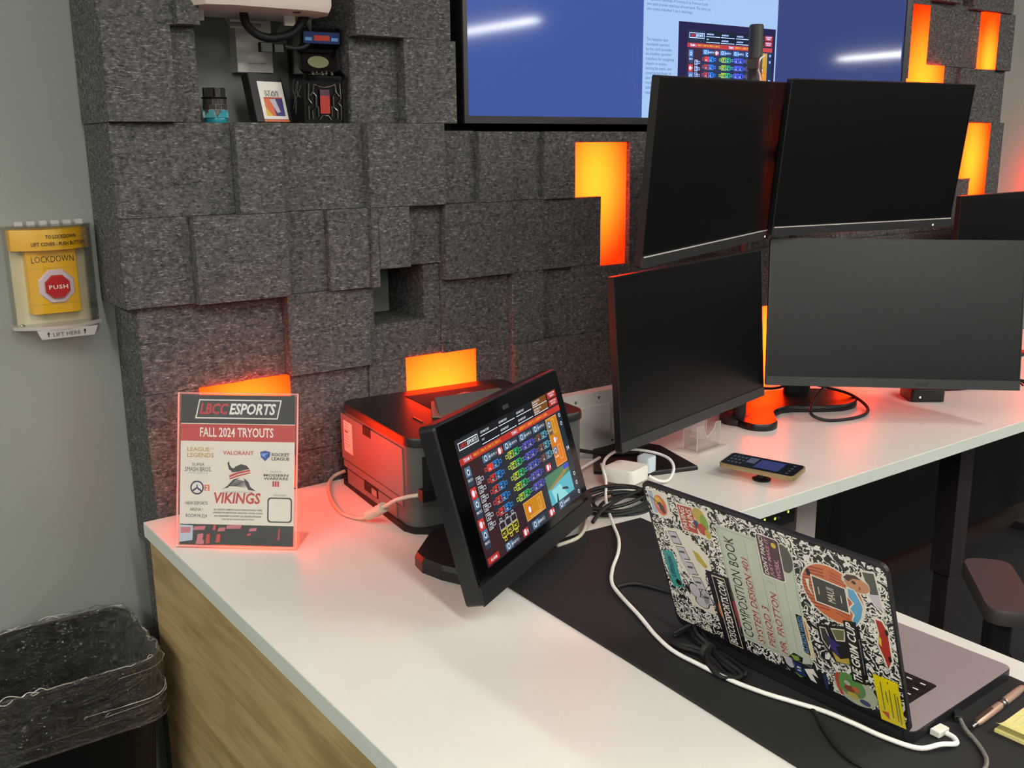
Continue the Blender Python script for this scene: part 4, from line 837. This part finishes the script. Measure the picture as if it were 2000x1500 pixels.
# note pad
nt_ = thing('note_pad', 'yellow ruled sticky note pad at the desk mat edge', 'note pad', (1.14, .50, .745))
mat('note_yellow', '#d8cf86', .7)
NF = yawf((1.105, .533, .7446), 2)
m = MB(); N = 8
for i in range(N):
    f0, f1 = i/N, (i+1)/N; zz = lambda f: .004 + .012*max(0, .35-f)**2*6
    m.add([NF(.076*f0, 0, zz(f0)), NF(.076*f1, 0, zz(f1)), NF(.076*f1, -.076, zz(f1)), NF(.076*f0, -.076, zz(f0))], [(0, 1, 2, 3)], 'note_yellow')
m.build('top_sheet', nt_)
MB().box(NF, 0, .076, -.076, 0, 0, .0038, 'note_yellow').build('pad', nt_)
m = MB()
for i in range(9): m.rect(NF, .03, .075, -.008-i*.0075-.0003, -.008-i*.0075, .0045, 'skline')
m.tube([NF(.032, -.030, .0046), NF(.040, -.034, .0046), NF(.036, -.038, .0046), NF(.044, -.040, .0046)], .0006, 'ink_black', 5)
m.build('writing', nt_)

# ---------------------------------------------------------------- phone
ph_ = thing('phone', 'gold-cased phone propped on a round grip, screen lit', 'phone', (1.63, 1.34, .741))
A0, A1, A2, A3 = V(1.575, 1.409, .770), V(1.622, 1.242, .770), V(1.685, 1.269, .776), V(1.643, 1.439, .776)
PHF = Fr(A0, A1-A0, (A3-A0) - (A1-A0)*((A3-A0)@(A1-A0))/((A1-A0)@(A1-A0)))
if PHF.n[2] < 0: PHF.n = -PHF.n
mat('gold_case', '#a8906a', .3, .5)
pl, pwid = .170, .072
MB().prism(PHF, rrect(0, pl, 0, pwid, .010, 5), -.010, -.0004, 'gold_case', ch=.002).build('case', ph_, smooth=50)
sc_ = MB().prism(PHF, rrect(.003, pl-.003, .003, pwid-.003, .008, 5), -.0006, .0, lum('phone_dark', '#10131a', 1.0, .08)).build('screen', ph_)
m = MB(); m.rect(PHF, .075, .13, .012, .060, .0002, lum('phone_blue', '#2e3a6a')); m.rect(PHF, .05, .07, .03, .06, .0002, lum('phone_pale', '#4a5468'))
for i in range(4):
    for j in range(3): m.poly(PHF, ell(.015+i*.009, .02+j*.016, .003, .004, 8), .0002, lum('phone_icon', '#4a525e'))
for j in range(4): m.poly(PHF, ell(.150, .014+j*.014, .003, .003, 8), .0002, lum('phone_icon', '#4a525e'))
m.build('screen_picture', sc_)
cen = PHF(pl*.52, pwid*.4, -.010)
MB().lathe(Fr((cen[0], cen[1], .7405)), [(.019, 0), (.02, .003), (.010, .006), (.009, cen[2]-.7405)], 'black_rubber', 18).build('grip', ph_, smooth=40)

# ---------------------------------------------------------------- acrylic card stand
ac = thing('acrylic_display_stand', 'small clear acrylic notched display stand on the desk', 'display stand', (1.70, 1.565, .74))
clear('acrylic_thick', (.99, .99, .985), .04, .04, .4); mat('acrylic_rim', '#e4e2dc', .2, trans=0)
AF = Fr((1.642, 1.530, .7402), (.112, .012, 0), (-.012, .112, 0), (0, 0, 1))
MB().prism(AF, rrect(0, .115, 0, .066, .003), 0, .005, 'acrylic_thick', 'acrylic_edge').build('base', ac)
def notch(y, h, nm, w0=.014, w1=.101):
    f = Fr(AF(0, y, .005), AF.u, (0, 0, 1), -AF.v)
    o = [(w0, 0), (w1, 0), (w1, h), (w1-.018, h), (w1-.024, h-.016), (w1-.036, h-.022), (w0+.036, h-.03), (w0+.026, h-.012), (w0+.018, h), (w0, h)]
    p = MB().prism(f, o, -.0045, 0, 'acrylic_thick').build(nm, ac)
    m_ = MB().tube([f(a, b, -.002) for a, b in o[1:]+[o[0]]], .0011, 'acrylic_edge', 6, smooth=False).build('polished_edge', p)
notch(.012, .058, 'front_plate'); notch(.052, .085, 'back_plate')
MB().box(AF, .014, .019, .012, .052, .005, .05, 'acrylic_thick').build('side_plate', ac); MB().box(AF, .096, .101, .012, .052, .005, .05, 'acrylic_thick').build('side_plate', ac)

# ---------------------------------------------------------------- media box and cables beneath the right monitor
mb = thing('media_box', 'small black media box with one white lamp under the monitor', 'media box', (2.55, 1.53, .74))
MF = yawf((2.464, 1.517, .7402), -38)
MB().prism(MF, rrect(0, .095, 0, .095, .012, 5), 0, .035, 'black_plastic', ch=.002).build('body', mb, smooth=45)
MB().poly(Fr(MF(.026, -.0004, .014), MF.u, (0, 0, 1), -MF.v), ell(0, 0, .0022, .003, 10), 0, led).build('lamp', mb)
cable([(2.30, 1.66, .80), (2.20, 1.62, .79), (2.12, 1.585, .77), (2.095, 1.56, .755), (2.12, 1.53, .7445), (2.18, 1.505, .7445), (2.25, 1.51, .7445), (2.31, 1.55, .748), (2.33, 1.62, .765), (2.26, 1.665, .79), (2.17, 1.68, .82)], .0042, 'black_rubber', 'loop_cable', 'black cable looped over the curved monitor foot')
cable([(2.35, 1.66, .80), (2.45, 1.66, .775), (2.52, 1.68, .78), (2.60, 1.72, .80)], .004, 'black_rubber', 'hanging_cable', 'black cable sagging behind the media box')
cable([(2.62, 1.55, .746), (2.72, 1.50, .745), (2.80, 1.50, .745), (2.90, 1.56, .745), (3.0, 1.6, .745)], .0045, 'black_rubber', 'trailing_cable', 'black cable trailing from the media box to the right')
cable([(2.02, 1.80, .85), (2.08, 1.76, .80), (2.16, 1.72, .79), (2.22, 1.70, .83)], .004, 'black_rubber', 'monitor_cable', 'black cable hanging behind the curved monitor foot')
m = MB()
for i in range(5): m.tube([(2.88+.018*i, 1.42-.004*i, .744), (2.895+.018*i, 1.44+.01*(i % 2), .752), (2.91+.018*i, 1.41, .746), (2.925+.018*i, 1.43, .744)], .0025, 'black_rubber', 6, 4)
tag(m.build('tangled_cable', origin=(2.92, 1.42, .74)), 'knot of thin black cable at the far right of the desk', 'cable')

# ---------------------------------------------------------------- white wall box behind the lower left monitor
wb = thing('wall_box', 'white metal cable box with screws behind the lower left monitor', 'cable box', (1.46, 1.72, .74))
WB = Fr((1.375, 1.70, .7405), (1, .0, 0), (0, 0, 1), (0, -1, 0))
mat('white_metal', '#dcdad2', .4)
MB().box(WB, 0, .175, 0, .145, -.03, .0, 'white_metal', ch=.0012).build('cover', wb)
MB().box(WB, .028, .147, .008, .112, 0, .003, 'white_metal', ch=.001).build('pressed_panel', wb)
for x, z in ((.042, .128), (.112, .130), (.016, .02), (.155, .02)): MB().lathe(Fr(WB(x, z, 0), (1, 0, 0), (0, 0, 1), (0, -1, 0)), [(.0035, 0), (.0035, .001), (.002, .0018)], 'grey_plastic', 10).build('screw', wb)

# ================================================================ SHELF IN THE CLADDING
# little jar
jr = thing('souvenir_jar', 'little stone-patterned jar with a turquoise wave on the felt shelf', 'jar', (.722, 1.955, 1.487))
mat('stone_dark', '#3a3430', .6, var=.5, vscale=180); mat('stone_tan', '#6e6258', .6, var=.4, vscale=200); mat('turquoise', '#2c98a8', .3, coat=.5); mat('turq_light', '#6ac0cc', .3)
JF = Fr((.722, 1.955, 1.4865))
MB().lathe(JF, [(.021, 0), (.022, .002), (.022, .011), (.0215, .012)], 'turquoise', 24).build('base', jr, smooth=40)
MB().lathe(JF, [(.0215, .012), (.0215, .030), (.0205, .032), (.0205, .045)], 'stone_tan', 24).build('body', jr, smooth=40)
m = MB()
for i in range(12):
    for j in range(2):
        a = 2*math.pi*(i+.5*j)/12; f = Fr(JF(.0208*math.cos(a), .0208*math.sin(a), .026+.010*j), (-math.sin(a), math.cos(a), 0), (0, 0, 1)); m.box(f, -.0042, .0042, 0, .008, -.001, .0012, 'stone_dark')
m.build('stone_course', jr)
MB().lathe(JF, [(.0235, .0455), (.0245, .047), (.0235, .0485)], 'ink_black', 24).build('ledge', jr)
for i in range(8):
    a = 2*math.pi*i/8; f = Fr(JF(.0165*math.cos(a), .0165*math.sin(a), .0485), (-math.sin(a), math.cos(a), 0), (math.cos(a), math.sin(a), 0), (0, 0, 1)); MB().box(f, -.0055, .0055, -.004, .004, 0, .017, 'stone_dark').build('battlement', jr)
for i in range(6):
    a = 2*math.pi*i/6-2.4; f = Fr(JF(.0215*math.cos(a), .0215*math.sin(a), .010), (-math.sin(a), math.cos(a), 0), (0, 0, 1)); MB().prism(f, [(-.011, 0), (.011, 0), (.009, .012), (.004, .016), (-.003, .014), (-.001, .010), (-.006, .008)], -.002, .002, 'turquoise' if i % 2 else 'turq_light').build('wave', jr)
# game cartridge in a black tray
gc = thing('game_cartridge', 'black game cartridge with white picture label leaning on the shelf', 'game cartridge', (.83, 1.945, 1.487))
def lean_frame(o, yaw, tilt):
    return mframe(o, math.radians(yaw), math.radians(tilt))
GF = lean_frame((.832, 1.925, 1.4885), 14, 14)
MB().prism(GF, [(-.043, 0), (.043, 0), (.036, .096), (-.043, .096)], -.022, 0, 'black_plastic', ch=.002).build('shell', gc)
m = MB(); m.rect(GF, -.026, .033, .006, .080, .0006, 'ink_white'); 
for dy, s_ in ((.056, 'STAR'), (.050, 'WARS')): m.text(s_, GF, -.014, dy, .034, .006, .0011, 'ink_black', .0, .1)
m.poly(GF, [(-.018, .012), (.026, .012), (.026, .046), (-.018, .046)], .0010, 'skorange'); m.poly(GF, [(.004, .012), (.026, .012), (.026, .046), (.0, .046)], .0013, 'skpurple'); m.poly(GF, [(-.006, .044), (.008, .046), (.016, .02), (.008, .018)], .0016, 'sklav'); m.poly(GF, [(-.018, .012), (-.004, .012), (-.018, .03)], .0013, 'skyellow'); m.poly(GF, [(-.018, .046), (.026, .046), (.026, .049), (-.018, .049)], .0013, 'skred')
m.rect(GF, -.026, .034, .0005, .005, .0008, 'skrust'); m.build('label', gc)
# miniature arcade cabinet
ar = thing('miniature_arcade_cabinet', 'glossy black miniature arcade cabinet with silver linework on the shelf', 'toy', (.925, 1.95, 1.487))
AY = math.radians(-6); au = V(math.cos(AY), math.sin(AY), 0); an = V(math.sin(AY), -math.cos(AY), 0)
SIDE = Fr((.928, 1.925, 1.487), an, (0, 0, 1), au)       # profile plane: a forward, b up, extruded across
prof = [(-.055, 0), (.030, 0), (.032, .082), (.040, .092), (.012, .104), (.006, .145), (.026, .150), (.030, .178), (.012, .184), (-.055, .180)]
for s0, s1 in ((-.043, -.038), (.038, .043)): MB().prism(SIDE, prof, s0, s1, 'black_gloss').build('side_panel', ar)
MB().prism(SIDE, [(-.053, 0), (.026, 0), (.028, .080), (.034, .090), (.008, .100), (-.002, .143), (.022, .150), (.026, .176), (.01, .182), (-.053, .178)], -.038, .038, 'black_gloss').build('body', ar)
def facef(p, q_): 
    P, Q = SIDE(*p), SIDE(*q_); return Fr(P, au, Q-P)
mf = facef((.0285, .1505), (.0325, .1745))
MB().box(mf, -.037, .037, .001, .022, 0, .0015, 'sknavy').rect(mf, -.016, .016, .006, .016, .0018, 'skred').rect(mf, -.034, -.02, .006, .012, .0018, 'skblue').rect(mf, .02, .034, .006, .012, .0018, 'skblue').build('marquee', ar)
sf = facef((.0085, .1005), (-.0015, .142))
MB().box(sf, -.034, .034, .002, .036, 0, .001, 'panel_glass').poly(sf, ell(0, .018, .022, .012), .0013, 'skolive').build('tiny_screen', ar)
cf = facef((.0345, .0905), (.0095, .1005)); c_ = MB().rect(cf, -.036, .036, .001, .024, .0005, 'black_gloss')
for x, y_ in ((-.02, .012), (-.01, .016), (.0, .012), (.01, .016), (.02, .012)): c_.lathe(Fr(cf(x, y_, 0), cf.u, cf.v), [(.003, 0), (.003, .003), (.0015, .004)], 'steel', 8)
c_.build('control_panel', ar)
ff = facef((.0305, .002), (.0325, .080)); f_ = MB()
f_.rect(ff, -.010, .010, .016, .058, .0012, 'skcar'); f_.rect(ff, -.010, .010, .05, .062, .0014, 'skplum')
for s_ in (-1, 1):
    for pts in (((.034, .004), (.034, .03), (.028, .036), (.034, .044), (.032, .074)), ((.026, .006), (.026, .022), (.018, .028), (.018, .05), (.024, .056), (.022, .072), (.012, .068), (.0, .066)), ((.014, .01), (.014, .03)), ((.030, .05), (.022, .06)), ((.012, .004), (.006, .012), (.0, .012))):
        f_.tube([ff(s_*a, b_, .0012) for a, b_ in pts], .0009, 'steel', 5, smooth=False)
f_.build('front_artwork', ar)
sw_ = Fr(SIDE(0, 0, -.0432), an, (0, 0, 1), -au); m = MB()
for pts in (((-.03, .03), (-.01, .07), (.005, .08), (-.005, .06), (.012, .05)), ((-.025, .04), (.0, .055), (.02, .07)), ((-.02, .02), (-.015, .05), (-.03, .065), (-.02, .085))): m.tube([sw_(a, b_, .0003) for a, b_ in pts], .0012, 'grey_plastic', 5)
m.build('side_swirl', ar)
# white wall-mounted unit above the shelf with its raceway and cable loop
pj = thing('wall_projector', 'white wall-mounted unit overhanging the felt shelf, black cord below', 'projector', (.79, 1.95, 1.68))
mat('warm_white', '#d8cdc4', .45)
o_ = [(.652, 1.85), (.665, 1.815), (.71, 1.80), (.86, 1.80), (.91, 1.815), (.93, 1.86), (.925, 2.0), (.66, 2.0)]
MB().prism(WF, o_, 1.90, 1.686, 'warm_white', ch=.012).build('body', pj, smooth=35)
MB().lathe(Fr((.85, 1.84, 1.6855), (1, 0, 0), (0, -1, 0)), [(.008, -.0005), (.008, .0008), (.006, .001), (.006, -.0005)], 'grey_plastic', 16).build('screw_boss', pj)
for x in (.672, .852): MB().box(WF, x, x+.022, 1.90, 1.905, 1.668, 1.688, 'white_plastic').build('bracket_tab', pj)
br_ = MB()
for i in range(3): br_.box(Fr((.77, 1.985-.0*i, 1.705-.012*i), (1, 0, 0), (0, -.8, -.6)), 0, .09-.012*i, -.01, .02, 0, .004, 'white_plastic')
br_.build('louvre', pj)
MB().box(WF, .797, .872, 2.015, 2.05, 1.588, 1.80, 'white_plastic', ch=.003).rect(Fr((0, 2.0148, 0), (1, 0, 0), (0, 0, 1)), .82, .858, 1.605, 1.606, 0, 'grey_plastic').build('raceway', pj)
MB().tube([(.77, 1.90, 1.69), (.775, 1.90, 1.665), (.80, 1.905, 1.648), (.83, 1.905, 1.645), (.865, 1.9, 1.655), (.89, 1.9, 1.68), (.90, 1.9, 1.70)], .008, 'black_rubber', 10).tube([(.885, 1.905, 1.685), (.905, 1.905, 1.665), (.903, 1.905, 1.64), (.88, 1.905, 1.628), (.85, 1.905, 1.630)], .0045, 'black_rubber', 8).build('cord', pj, smooth=60)
MB().box(Fr((.80, 1.905, 1.618)), 0, .022, -.008, .008, 0, .018, 'black_plastic', ch=.002).box(Fr((.827, 1.905, 1.618)), 0, .018, -.008, .008, 0, .016, 'black_plastic', ch=.002).build('connector', pj)

# ================================================================ LOCKDOWN STATION
ld = thing('lockdown_station', 'yellow lockdown push button under a clear cover on the grey wall', 'alarm button', (.41, 2.02, 1.10))
mat('safety_yellow', '#e8b200', .4); mat('cream_plate', '#d8d4b8', .5); mat('button_red', '#c01828', .25, coat=.6); mat('button_white', '#d8c8dc', .25, coat=.3)
clear('cover_clear', (1, 1, .98), .05, .05, .6)
DF = Fr((.4115, 2.05, 1.11), (1, 0, 0), (0, 0, 1), (0, -1, 0))      # a from the centre, b up, c out from the wall
MB().box(DF, -.066, .066, .0, .178, 0, .008, 'cream_plate', ch=.002).build('back_plate', ld)
arc = lambda r_, dep, n=10: [(-r_ + 2*r_*i/n, .030 + dep*(1-((2*i/n)-1)**2)) for i in range(n+1)]
HF = Fr(DF(0, .150, 0), DF.u, DF.n, DF.v)
MB().prism(HF, [(-.067, .0)]+arc(.067, .028)+[(.067, .0)], 0, .038, 'safety_yellow', ch=.001).build('hood', ld, smooth=30)
bx = MB().prism(DF, rrect(-.045, .043, .030, .152, .004, 3), .008, .036, 'safety_yellow', ch=.002).build('switch_body', ld)
MB().box(DF, -.044, .042, .115, .1158, .036, .0366, 'skgold').box(DF, -.044, .042, .048, .0488, .036, .0366, 'skgold').build('panel_line', bx)
oct_ = lambda r_: ell(.003, .081, r_, r_, 8, math.pi/8)
MB().prism(DF, oct_(.034), .036, .041, 'button_white', ch=.005).build('button_collar', bx)
bt = MB().prism(DF, oct_(.0235), .041, .050, 'button_red', ch=.004).build('push_button', bx)
MB().text('PUSH', DF, -.0135, .0775, .033, .0075, .0503, 'ink_white', .02, 0, 1.15).build('lettering', bx)
MB().text('LOCKDOWN', DF, -.036, .126, .074, .012, .0363, 'ink_black', .0).build('lettering', bx)
def hood_text(s_, x0, w, b0, h):
    mm_ = MB(); mm_.text(s_, DF, x0, b0, w, h, 0, 'ink_black', .015)
    mm_.v = [tuple(V(*p) - V(0, 1, 0)*(.0318+.028*(1-((p[0]-.4115)/.067)**2))) for p in mm_.v]
    mm_.build('lettering', ld)
hood_text('TO LOCKDOWN', -.012, .055, .171, .007); hood_text('LIFT COVER - PUSH BUTTON', -.036, .096, .158, .007)
cv = MB(); cv.prism(HF.at(0, 0, -.142), arc(.074, .036)+[(.074, .0), (.0725, .0)]+[(a*.98, b-.0015) for a, b in arc(.074, .036)[::-1]]+[(-.0725, .0), (-.074, .0)], 0, .184, 'cover_clear')
cv.build('clear_cover', ld, smooth=30)
MB().prism(HF.at(0, 0, .0425), [(-.076, 0)]+arc(.076, .037)+[(.076, 0)], 0, .0018, 'cover_clear').build('cover_top', ld)
m = MB()
for i in range(6): m.box(DF, -.052+.021*i, -.040+.021*i, .194, .201, .004, .018, 'acrylic_edge', ch=.001)
m.build('hinge_knuckle', ld)
MB().prism(HF.at(0, 0, -.146), [(-.078, 0)]+arc(.078, .037)+[(.078, 0)], 0, .006, 'acrylic_edge').build('cover_rim', ld)
tb = MB().prism(DF, [(-.045, .004), (.062, .004), (.055, -.013), (-.038, -.013)], .060, .062, 'acrylic_edge').build('lift_tab', ld)
m = MB().text('LIFT HERE', DF, -.018, -.009, .048, .007, .0624, 'ink_black', .0)
for x in (-.026, .038): m.poly(DF, [(x-.003, -.004), (x, .001), (x+.003, -.004), (x+.001, -.004), (x+.001, -.009), (x-.001, -.009), (x-.001, -.004)], .0624, 'ink_black')
m.build('lettering', tb)
for x in (-.062, .064): MB().lathe(Fr(DF(x, .010, .026), DF.u, DF.v), [(.0045, 0), (.0045, .003), (.002, .005)], 'steel', 12).build('screw', ld)

# ================================================================ WASTE BIN
wbn = thing('waste_bin', 'black waste bin with a clear plastic liner by the oak desk panel', 'waste bin', (.27, 1.865, 0))
mat('bin_black', '#0c0c0c', .45)
BX, BY, RZ = .268, 1.865, .535
def ring(sx, sy, z, n=72, wob=0., ph=0., r=.05):
    out_ = []
    P = rrect(-sx, sx, -sy, sy, r, 8); per = len(P); P = [V(*p, 0) for p in P]; P.append(P[0])
    d = np.cumsum([0]+[np.linalg.norm(P[i+1]-P[i]) for i in range(per)])
    for k in range(n):
        t_ = d[-1]*k/n; i = min(np.searchsorted(d, t_, 'right')-1, per-1); f_ = (t_-d[i])/(d[i+1]-d[i]+1e-9)
        p = P[i]*(1-f_)+P[i+1]*f_; nr = p/np.linalg.norm(p)
        w_ = wob*(math.sin(k*1.7+ph)+.6*math.sin(k*.83+2*ph)+.5*math.sin(k*3.1+ph*.7))
        out_.append(V(BX, BY, z) + p + nr*w_ + V(0, 0, w_*.6))
    return out_
def skin(m, rings, k, closed=True):
    n = len(rings[0]); vs = [p for R_ in rings for p in R_]; fs = []
    for i in range(len(rings)-1):
        for j in range(n): fs.append((i*n+j, i*n+(j+1) % n, (i+1)*n+(j+1) % n, (i+1)*n+j))
    m.add(vs, fs, k)
HX, HY = .196, .138
m = MB(); skin(m, [ring(.16, .11, 0), ring(HX, HY, RZ-.004), ring(HX+.004, HY+.004, RZ), ring(HX-.004, HY-.004, RZ-.003), ring(.155, .105, .02)], 'bin_black'); m.add(ring(.16, .11, .01), [tuple(range(72))], 'bin_black'); m.build('bin', wbn, smooth=60)
# liner film
lm = bpy.data.materials.new('liner_film'); lm.use_nodes = True; nt = lm.node_tree; nt.nodes.clear(); Lk = nt.links.new
o1 = nt.nodes.new('ShaderNodeOutputMaterial'); mx = nt.nodes.new('ShaderNodeMixShader'); tr = nt.nodes.new('ShaderNodeBsdfTransparent'); tr.inputs[0].default_value = (.93, .92, .9, 1)
ad = nt.nodes.new('ShaderNodeMixShader'); gs = nt.nodes.new('ShaderNodeBsdfGlossy'); gs.inputs['Roughness'].default_value = .10; df = nt.nodes.new('ShaderNodeBsdfDiffuse'); df.inputs[0].default_value = (.55, .53, .5, 1)
ad.inputs[0].default_value = .15; Lk(gs.outputs[0], ad.inputs[1]); Lk(df.outputs[0], ad.inputs[2])
tc = nt.nodes.new('ShaderNodeTexCoord'); mp = nt.nodes.new('ShaderNodeMapping'); mp.inputs['Scale'].default_value = (1, 1, 2.6); Lk(tc.outputs['Object'], mp.inputs[0])
nz = nt.nodes.new('ShaderNodeTexNoise'); nz.inputs['Scale'].default_value = 16; nz.inputs['Detail'].default_value = 3; nz.inputs['Distortion'].default_value = 1.2; Lk(mp.outputs[0], nz.inputs['Vector'])
bp = nt.nodes.new('ShaderNodeBump'); bp.inputs['Strength'].default_value = .9; bp.inputs['Distance'].default_value = .05; Lk(nz.outputs['Fac'], bp.inputs['Height']); Lk(bp.outputs[0], gs.inputs['Normal'])
lw = nt.nodes.new('ShaderNodeLayerWeight'); lw.inputs['Blend'].default_value = .3; Lk(bp.outputs[0], lw.inputs['Normal'])
mr = nt.nodes.new('ShaderNodeMapRange'); mr.inputs['To Min'].default_value = .035; mr.inputs['To Max'].default_value = .6; Lk(lw.outputs['Facing'], mr.inputs['Value']); Lk(mr.outputs[0], mx.inputs[0])
Lk(tr.outputs[0], mx.inputs[1]); Lk(ad.outputs[0], mx.inputs[2]); Lk(mx.outputs[0], o1.inputs[0]); MATS['liner'] = lm
m = MB(); skin(m, [ring(HX-.06, HY-.06, .06, 144, .004, 1), ring(HX-.036, HY-.036, .30, 144, .004, 1.5), ring(HX-.022, HY-.022, .44, 144, .003, 2), ring(HX-.012, HY-.012, RZ-.015, 144, .0025, 3), ring(HX, HY, RZ+.006, 144, .002, 4), ring(HX+.007, HY+.007, RZ+.001, 144, .0025, 5), ring(HX+.008, HY+.008, RZ-.03, 144, .003, 6), ring(HX+.006, HY+.006, RZ-.07, 144, .003, 7), ring(HX+.004, HY+.006, RZ-.10, 144, .003, 8), ring(HX+.006, HY+.007, RZ-.115, 144, .003, 9)], 'liner')
m.build('liner', wbn, smooth=80)
m = MB()
for rr_, z_, ph_2, rad in ((.009, RZ-.114, 9, .0022), (.0075, RZ-.09, 3, .0012), (.004, RZ+.006, 4, .0016)):
    R_ = ring(HX+rr_, HY+rr_, z_, 96, .002, ph_2); m.tube([tuple(p) for p in R_+[R_[0]]], rad, 'liner', 5, smooth=False)
mat('crease_glint', '#b8b4aa', .22, spec=.8)
for i in range(9):          # creases round the outside of the liner, highlights put in as pale colour
    z_ = RZ-.012-.011*i+random.uniform(-.004, .004); k0_ = random.randint(0, 95); n_ = random.randint(18, 46)
    R_ = ring(HX+.0095, HY+.0095, z_, 96, .0012, i*1.7); m.tube([tuple(R_[(k0_+j) % 96] + V(0, 0, .010*math.sin(j*.09+i))) for j in range(n_)], [.0003, .0009, .0012, .0007, .0003], 'crease_glint', 5, smooth=False)
for i in range(46):         # short crinkles along the rim, their glints in the pale colour too
    k0_ = random.randint(0, 95); R_ = ring(HX+.003, HY+.003, RZ+.005, 96, .002, 4); p = R_[k0_]; q2 = R_[(k0_+random.randint(1, 3)) % 96]
    m.tube([tuple(p), tuple((p+q2)/2 + V(random.uniform(-.004, .004), random.uniform(-.004, .004), random.uniform(-.006, .008))), tuple(q2)], .0008, 'crease_glint', 4, 3)
m.build('liner_fold', wbn, smooth=80)

# ================================================================ OFFICE CHAIR
ch_ = thing('office_chair', 'dark office chair with a padded armrest beyond the laptop', 'chair', (1.90, .63, 0))
mat('arm_pad', '#3a3434', .5); mat('chair_black', '#141314', .6); mat('chair_mesh', '#18181a', .9, bump=.6, bscale=700)
CA = math.radians(41)
CF = Fr((1.90, .63, 0), (math.sin(CA), -math.cos(CA), 0), (math.cos(CA), math.sin(CA), 0), (0, 0, 1))    # u to its right, v forward
for s_ in (-1, 1):
    f = CF.at(.285*s_, 0, 0)
    a_ = MB().prism(f, rrect(-.045, .045, -.115, .125, .03, 5), .625, .652, 'arm_pad', ch=.006).build('armrest', ch_, smooth=45)
    MB().box(f, -.02, .02, -.04, .02, .40, .625, 'chair_black', r=.01).box(f, -.03, .03, -.05, .03, .36, .46, 'chair_black', r=.01).build('arm_post', a_)
    MB().box(f, -.24 if s_ > 0 else 0, 0 if s_ > 0 else .24, -.03, .02, .36, .40, 'chair_black').build('arm_bracket', a_)
MB().prism(CF, rrect(-.25, .25, -.24, .25, .08, 6), .42, .49, 'chair_mesh', ch=.02).build('seat', ch_, smooth=45)
BKF = Fr(CF(0, -.25, .56), CF.u, V(0, 0, 1) - CF.v*.18)
MB().prism(BKF, rrect(-.22, .22, 0, .5, .08, 6), -.02, .02, 'chair_mesh', ch=.008).build('backrest', ch_, smooth=45)
MB().box(CF, -.03, .03, -.28, -.22, .36, .60, 'chair_black').build('back_support', ch_)
MB().lathe(CF.at(0, 0, 0), [(.03, .09), (.03, .30), (.02, .30), (.02, .42)], 'chair_black', 16).build('gas_lift', ch_, smooth=40)
for i in range(5):
    a = 2*math.pi*i/5+.3; d_ = CF.u*math.cos(a)+CF.v*math.sin(a); p0, p1 = CF(0, 0, .10), CF(0, 0, .07)+d_*.30
    lg_ = MB().tube([p0, p1], .018, 'chair_black', 8, smooth=False).build('base_arm', ch_)
    MB().lathe(Fr(p1+V(0, 0, -.04), (0, 0, 1), np.cross(d_, V(0, 0, 1))*0+d_), [(.029, -.018), (.03, -.012), (.03, .012), (.029, .018)], 'chair_black', 14).build('caster', lg_, smooth=40)
